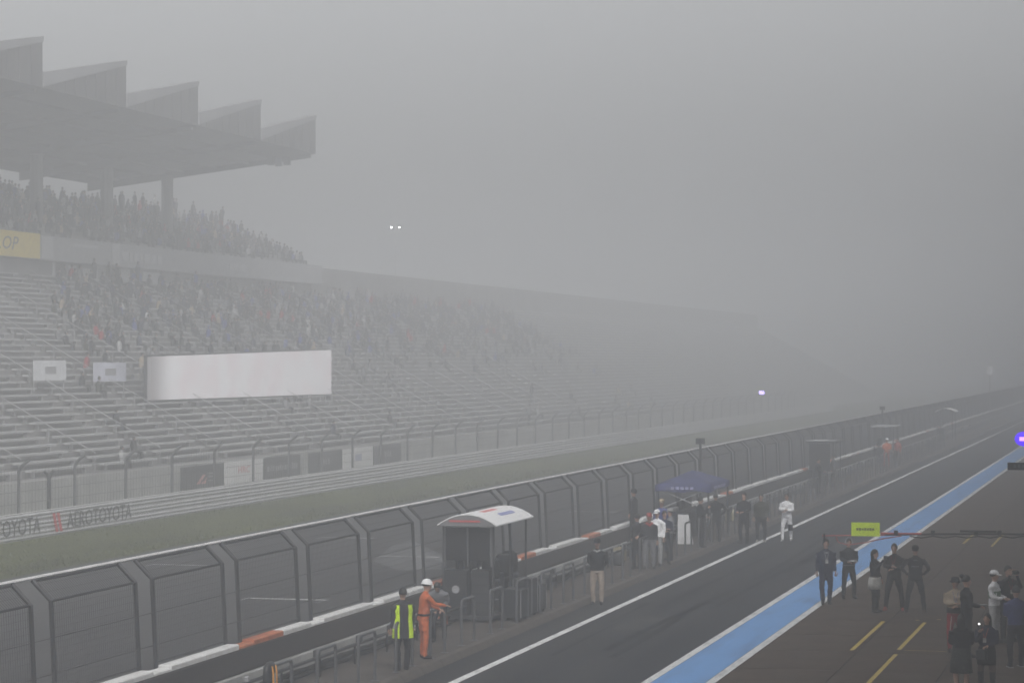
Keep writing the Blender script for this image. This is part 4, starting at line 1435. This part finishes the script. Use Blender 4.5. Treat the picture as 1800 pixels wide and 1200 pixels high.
def flight_case(x, y, z, sx, sy, sz, label):
    o = tag(empty('flight_case', (x, y, z)), label, 'case')
    MB().cbox((0, 0, sz / 2 + .06), sx, sy, sz - .06, 0, .015).build('case_body', m_black, o)
    e = MB()
    for a in (-1, 1):
        for c in (-1, 1):
            e.tube([(a * sx / 2, c * sy / 2, .095), (a * sx / 2, c * sy / 2, sz + .02)], .012, 4)
    struct(e.build('corner_trim', m_steel, o), 'stuff')
    for a in (-1, 1):
        for c in (-1, 1):
            MB().tube([(a * (sx / 2 - .07), c * (sy / 2 - .07) - .015, .045), (a * (sx / 2 - .07), c * (sy / 2 - .07) + .015, .045)], .045, 10).build('castor', m_rubber, o)
    return o

def arch(b, w, l, z, rise, n=10, t=.03):
    up, dn = [], []
    for i in range(n + 1):
        a = -1 + 2 * i / n
        up.append((a * w / 2, z + rise * (1 - a * a)))
        dn.append((a * w / 2, z + rise * (1 - a * a) - t))
    b.prism(up + dn[::-1], 0, l)

# first stand: white arched canopy, tinted end windows
YN = at_x(826, 1085, -16.9).y
X1 = -16.95
st = tag(empty('pit_stand', (X1, YN, ZI)), 'pit wall stand with white arched canopy, tinted end windows and black monitors', 'pit stand')
W1, L1 = 1.30, 3.5
for a, c in ((-W1 / 2, 0.05), (W1 / 2, 0.05), (-W1 / 2, L1 - .05), (W1 / 2, L1 - .05), (W1 / 2, L1 * .5)):
    MB().box(a - .025, a + .025, c - .025, c + .025, .16, 2.42).build('frame_post', m_dark, st)
cn = MB()
arch(cn, 1.55, L1 + .4, 2.46, .28)
q = cn.build('canopy', m_white, st)
q.location = (0.02, -.18, 0)
for k in range(5):
    y = 1.0 + .28 * k
    MB().prism([(.06, 2.735), (.06, 2.7425), (.20, 2.7265), (.20, 2.718)], y, y + .19).build('red_letter', mat('canopy_red', (0.62, 0.12, 0.12), .5, .05), q)
for k in range(6):
    y = 1.5 + .25 * k
    MB().prism([(.40, 2.660), (.40, 2.672), (.52, 2.622), (.52, 2.608)], y, y + .17).build('blue_letter', mat('canopy_blue', (0.16, 0.18, 0.42), .5, .05), q)
g = MB()
pts_ = [(-.76, 2.43), (.76, 2.43)] + [(.76 * (1 - 2 * i / 10), 2.44 + .27 * (1 - (1 - 2 * i / 10) ** 2)) for i in range(0, 11)]
g.prism([(x, z) for x, z in pts_], 0, .02)
gb = g.build('gable_panel', mat('gable_grey', (0.17, 0.17, 0.175), 0.6, 0.1), st)
for (xa_, ya_, wx_, ly_, zt_) in ((.30, .35, .5, .5, 1.30), (.34, 1.35, .42, .45, 1.15), (.30, 2.3, .46, .6, 1.22)):
    rk = MB().cbox((xa_, ya_, .16 + (zt_ - .16) / 2), wx_, ly_, zt_ - .16, 0, .02).build('equipment_rack', m_black, st)
    for i_ in range(4):
        MB().box(xa_ - wx_ * .42, xa_ + wx_ * .42, ya_ - ly_ / 2 - .012, ya_ - ly_ / 2 - .002, .30 + .22 * i_, .46 + .22 * i_).build('rack_unit', m_dark, rk)
gb.location = (.02, -.20, 0)
MB().box(-.45, .35, -.013, -.008, 2.53, 2.58).build('red_stripe', m_redink, gb)
for k, (a, c) in enumerate(((-.60, -.05), (.0, .56))):
    MB().box(a, c, .04, .06, 1.55, 2.38).build('tinted_window', m_tint, st)
for (a, c) in ((-.62, -.60), (-.03, -.01), (.58, .62)):
    MB().box(a, c, .02, .08, 1.4, 2.42).build('window_bar', mat('bar_grey', (0.12, 0.12, 0.125), 0.5, 0.1), st)
MB().box(-.66, -.64, .1, L1 - .1, 1.30, 2.40).build('side_panel', m_acryl, st)
MB().box(-W1 / 2, W1 / 2, -.02, L1, .08, .158).build('deck', m_dark, st)
cab = MB().cbox((-.32, .16, .70), .62, .34, 1.22, 0, .03).build('cabinet', m_black, st)
MB().tube([(-.32, -.012, .82), (-.32, -.02, .82)], .10, 14).build('emblem', m_grey, cab)
MB().cbox((-.38, 1.9, 1.00), .50, 2.8, .05, 0, .01).build('desk', m_dark, st)
for k in range(4):
    mo = MB().cbox((-.46, .85 + .66 * k, 1.36), .06, .60, .40, 0, .015).build('monitor', m_black, st)
    MB().box(-.428, -.425, .58 + .66 * k, 1.12 + .66 * k, 1.20, 1.52).build('display', m_tint, mo)
    mo = MB().cbox((-.46, .85 + .66 * k, 1.80), .06, .60, .40, 0, .015).build('monitor', m_black, st)
    MB().box(-.428, -.425, .58 + .66 * k, 1.12 + .66 * k, 1.64, 1.96).build('display', m_tint, mo)
for a in (-.5, .5):
    for c in (.3, L1 - .3):
        MB().tube([(a - .03, c, .04), (a + .03, c, .04)], .04, 10).build('wheel', m_rubber, st)
for k, (dy, lab) in enumerate(((0.95, 'high black chair beside the black cabinet in the white canopied stand'), (1.95, 'high black chair in the middle of the white canopied stand'),
                               (3.0, 'high black chair with tall back at the open end of the white canopied stand'))):
    chair(X1 + .36, YN + dy, ZI + .158, (-80, -62, -88)[k], lab)
flight_case(X1 + 1.02, YN + .8, ZI, .5, .75, .78, 'black flight case on castors beside the cabinet of the white stand')
flight_case(X1 + 1.02, YN + 1.9, ZI, .5, .62, .95, 'taller black flight case between two cases beside the white stand')
flight_case(X1 + 1.00, YN + 2.9, ZI, .5, .70, .72, 'low black flight case at the open end of the white stand')

# second stand: dark blue pop-up tent
p = at_x(1180, 925, -17.4)
YT0, YT1 = at_x(1183, 930, -17.3).y, at_x(1262, 900, -17.3).y
YT1 = YT0 + 4.4
tn = tag(empty('tent', (-16.95, YT0, ZI)), 'dark blue pop-up tent with pale lettering over a pit wall post', 'tent')
wx = .95
LT = YT1 - YT0
for a in (-wx, wx):
    for c in (0.05, LT - .05):
        MB().box(a - .03, a + .03, c - .03, c + .03, 0, 2.02).build('leg', m_dark, tn)
b = MB()
zt = 2.42
n = 8
base = []
for i in range(4 * n):
    e, f = divmod(i, n)
    t_ = f / n
    cs = [(-wx - .06, -.06), (wx + .06, -.06), (wx + .06, LT + .06), (-wx - .06, LT + .06)]
    a_, c_ = cs[e], cs[(e + 1) % 4]
    base.append((a_[0] + (c_[0] - a_[0]) * t_, a_[1] + (c_[1] - a_[1]) * t_))
lv = []
cxm, cym = 0, LT / 2
for k_, (sc_, zz) in enumerate(((1.0, 1.78), (1.0, 2.02), (.75, 2.14), (.45, 2.27), (.2, 2.40), (.04, 2.46))):
    lv.append([(x * sc_, cym + (y - cym) * (sc_ if k_ > 1 else 1), zz + (.03 * math.sin(i * 1.3) if k_ == 0 else -.04 * math.sin(math.pi * (i % n) / n) * (1 if 1 < k_ < 5 else 0))) for i, (x, y) in enumerate(base)])
b.rings(lv, 0, False)
tc_ = b.build('canopy', m_navy, tn, True)
for k in range(5):
    MB().box(-.42 + .18 * k, -.30 + .18 * k, -.082, -.074, 1.86, 1.96).build('pale_letter', mat('tent_lettering', (0.30, 0.30, 0.48), .6, .1), tc_)
for k in range(7):
    MB().box(1.026, 1.034, .8 + .38 * k, 1.08 + .38 * k, 1.85, 1.96).build('pale_letter', MATS['tent_lettering'], tc_)
for a, c in ((-1, 1), (1, -1)):
    MB().tube([(-wx * a, .05, 1.9), (-wx * c, .05, 1.1)], .02, 5).build('brace', m_steel, tn)
o = tag(empty('timing_desk', (-17.1, YT0 + .9, ZI)), 'dark timing desk with a bank of screens under the blue tent', 'desk')
MB().cbox((0, 1.3, .95), .6, 2.6, .06, 0, .01).build('desk_top', m_dark, o)
MB().cbox((-.05, 1.3, .46), .45, 2.4, .90, 0, .02).build('cabinet', m_black, o)
for k in range(3):
    mo = MB().cbox((-.15, .45 + .85 * k, 1.26), .06, .72, .46, 0, .015).build('monitor', m_black, o)
    MB().box(-.118, -.115, .12 + .85 * k, .78 + .85 * k, 1.08, 1.44).build('display', m_tint, mo)
p = at_z(1208, 940, ZI)
o = tag(empty('leaning_board', (-16.45, y_at(1208, -16.45, 930), ZI)), 'large pale board leaning upright in front of the blue tent', 'board')
MB().add([(-.36, 0, 0.0), (.22, 0, 0), (.22, .04, 0), (-.36, .04, 0), (-.36, .12, 1.05), (.02, .12, 1.05), (.02, .16, 1.05), (-.36, .16, 1.05)],
         [(3, 2, 1, 0), (4, 5, 6, 7), (0, 1, 5, 4), (1, 2, 6, 5), (2, 3, 7, 6), (3, 0, 4, 7)]).build('panel', mat('pale_board', (0.62, 0.62, 0.62), .6, .06), o)
MB().box(-.08, -.05, .045, .075, 0, .4).build('prop', m_dark, o)

# further stands along the wall
def far_stand(px, label, kind, l=3.2):
    y = y_at(px, -17.0, 820)
    o = tag(empty('pit_stand', (-16.95, y, ZI)), label, 'pit stand')
    for a in (-.6, .6):
        for c in (.05, l - .05):
            MB().box(a - .025, a + .025, c - .025, c + .025, 0, 2.30).build('frame_post', m_dark, o)
    if kind == 'arch':
        b = MB(); arch(b, 1.7, l + .3, 2.33, .28); q = b.build('canopy', m_white, o); q.location.y = -.15
    else:
        MB().cbox((0, l / 2, 2.36), 1.6, l + .3, .10, 0, .02).build('canopy', m_dark if kind == 'dark' else m_grey, o)
    if kind == 'dark':
        MB().box(-.62, .45, .0, .03, .9, 2.25).build('end_panel', m_black, o)
        MB().box(-.78, .80, -.16, -.15, 2.42, 2.45).build('edge_trim', m_white, o)
    MB().cbox((-.25, l / 2, .95), .6, l - .4, .06, 0, .01).build('desk', m_dark, o)
    MB().cbox((-.28, l / 2, .45), .45, l - .6, .88, 0, .02).build('cabinet', m_black, o)
    for k in range(3):
        MB().cbox((-.40, .6 + .9 * k, 1.35), .06, .75, .5, 0, .015).build('monitor', m_black, o)
    return o
far_stand(1442, 'pit wall stand with a black flat canopy and dark end panel', 'dark')
far_stand(1552, 'pit wall stand with a grey flat canopy near the orange marshal', 'grey', 3.0)
far_stand(1660, 'pit wall stand with a pale arched canopy far along the fence', 'arch')

# ------------------------------------------------------------------ pit boom with its lime board over the apron
YB = at_x(1522, 938, -7.2).y
pz = at_x(1522, 940, -7.2).z
bo_ = tag(empty('pit_boom', (0.55, YB, 0)), 'long horizontal pit boom with red tip carrying a lime board over the apron', 'boom')
def bxp(px, py):                                     # point of the boom plane y = YB seen at a pixel
    d = ray(px, py)
    pt = CAMP + d * (YB / d.y)
    return Vector((pt.x - .55, 0, pt.z))
tip, mid_, end = bxp(1445, 941), bxp(1650, 938), Vector((2.0, 0, bxp(1800, 935).z + .05))
MB().tube([tip, bxp(1560, 940)], .015, 8).build('tip_tube', mat('boom_red', (0.45, 0.09, 0.08), .5, .15), bo_)
MB().tube([bxp(1556, 939.5), mid_, end], .026, 8).build('boom_tube', m_dark, bo_)
MB().tube([bxp(1548, 937), bxp(1620, 938)], .029, 8).build('red_sleeve', MATS['boom_red'], bo_)
hs_ = MB()
hp_ = [bxp(1470, 943), bxp(1474, 952), bxp(1490, 957), bxp(1520, 953), bxp(1552, 946), bxp(1585, 941)]
hs_.tube([v + Vector((0, -.05, 0)) for v in hp_], .016, 6)
hs_.build('air_hose', mat('hose_red', (0.40, 0.10, 0.09), .5, .1), bo_)
hl = MB()
pts_ = [bxp(1600 + 20 * k, 938 + (3 if k % 2 else 0)) + Vector((0, -.06, -.05)) for k in range(11)]
hl.tube(pts_, .018, 6)
hl.build('cable', m_rubber, bo_)
for px in (1575, 1640, 1716, 1757):
    c = bxp(px, 936)
    MB().cbox((c.x, 0, c.z), .10, .09, .12, 0, .01).build('clamp', m_black, bo_)
c = bxp(1720, 933)
MB().tube([c - Vector((.45, .08, 0)), c + Vector((.45, -.08, 0))], .03, 8).build('lamp_bar', m_dark, bo_)
a_, c_ = bxp(1497, 941), bxp(1547, 918)
sg = MB().cbox(((a_.x + c_.x) / 2, -.06, (a_.z + c_.z) / 2), c_.x - a_.x, .03, c_.z - a_.z, 0, .006).build('lime_board', m_lime, bo_)
wq = c_.x - a_.x
zc = (a_.z + c_.z) / 2
for k in range(7):
    x0 = a_.x + wq * (.18 + .092 * k)
    hgt = (.030, .036, .026, .034, .030, .036, .028)[k]
    MB().box(x0, x0 + wq * .072, -.0785, -.0752, zc - hgt * .9, zc + hgt).build('dark_letter', mat('board_ink', (0.06, 0.085, 0.02), .6, .1), sg)
MB().tube([bxp(1449, 937), bxp(1449, 952)], .025, 6).build('nozzle', m_dark, bo_)

# ------------------------------------------------------------------ small things by the rail
hx = feet(476, 1200, ZI)
kk = 0
yb_ = at_x(476, 1185, XH).y
o = tag(empty('equipment_bag', (XH - .02, yb_, ZI)), 'black and orange padded equipment bag hanging on a hoop rail', 'bag')
b = MB()
b.rings([[(.10 * math.cos(t) * w, .26 * math.sin(t) * w, z) for t in [2 * math.pi * i / 14 for i in range(14)]] for z, w in ((.48, .75), (.55, 1.0), (.90, 1.0), (1.05, .88), (1.12, .5))])
b.build('bag_body', m_black, o, True)
for s in (-.10, .08):
    b = MB()
    b.tube([(.095, s, .56), (.104, s, .75), (.10, s, .95), (.08, s, 1.06)], .022, 6)
    b.build('orange_stripe', mat('bag_orange', (0.55, 0.24, 0.03), .6, .1), o)
MB().cbox((.10, -.01, .82), .02, .09, .22, 0, .004).build('pale_patch', m_grey, o)
# traffic cones by the wall
def cone(px, py, lab):
    p = at_x(px, py, X_WALL + .35)
    o = tag(empty('traffic_cone', (X_WALL + .38, p.y, ZI)), lab, 'cone')
    MB().cbox((0, 0, .015), .36, .36, .03, 0, .008).build('base', m_rubber, o)
    MB().tube([(0, 0, .031), (0, 0, .70)], [.14, .03], 12).build('cone_body', m_block_orange, o)
    MB().tube([(0, 0, .36), (0, 0, .50)], [.0945, .071], 12).build('white_band', m_white, o)
cone(776, 1075, 'orange traffic cone with a white band near the black cabinet by the pit wall')
# loose kit left on the ground along the wall
def kit(px, py, sx, sy, sz, material, label, cat='bag'):
    p = at_z(px, py, ZI)
    o = tag(empty('kit_bag' if cat == 'bag' else 'crate', (max(p.x, X_WALL + .5), p.y, ZI), random.uniform(-.3, .3)), label, cat)
    b = MB()
    b.rings([[(sx / 2 * w * math.copysign(abs(math.cos(t)) ** .6, math.cos(t)), sy / 2 * w * math.copysign(abs(math.sin(t)) ** .6, math.sin(t)), z * sz) for t in [2 * math.pi * i / 14 for i in range(14)]] for z, w in ((.002, .9), (.12, 1.0), (.7, .98), (.92, .8), (1.0, .4))])
    b.build('body', material, o, True)
    MB().tube([(0, -sy * .25, sz * .98), (0, -sy * .1, sz * 1.15), (0, sy * .1, sz * 1.15), (0, sy * .25, sz * .98)], .014, 5).build('handle', m_black, o)
kit(950, 1035, .42, .6, .42, m_black, 'black kit bag on the island past the white canopied stand')
kit(1072, 985, .4, .5, .46, mat('bag_tan', (0.26, 0.22, 0.14), .8, .15), 'tan kit bag standing on the island behind the khaki trousered person')
kit(1283, 915, .4, .5, .5, mat('bag_straw', (0.36, 0.33, 0.20), .8, .15), 'straw coloured kit bag by the pit wall past the blue tent')
kit(1085, 992, .4, .5, .4, m_dark, 'dark kit bag beside the tan one on the island')
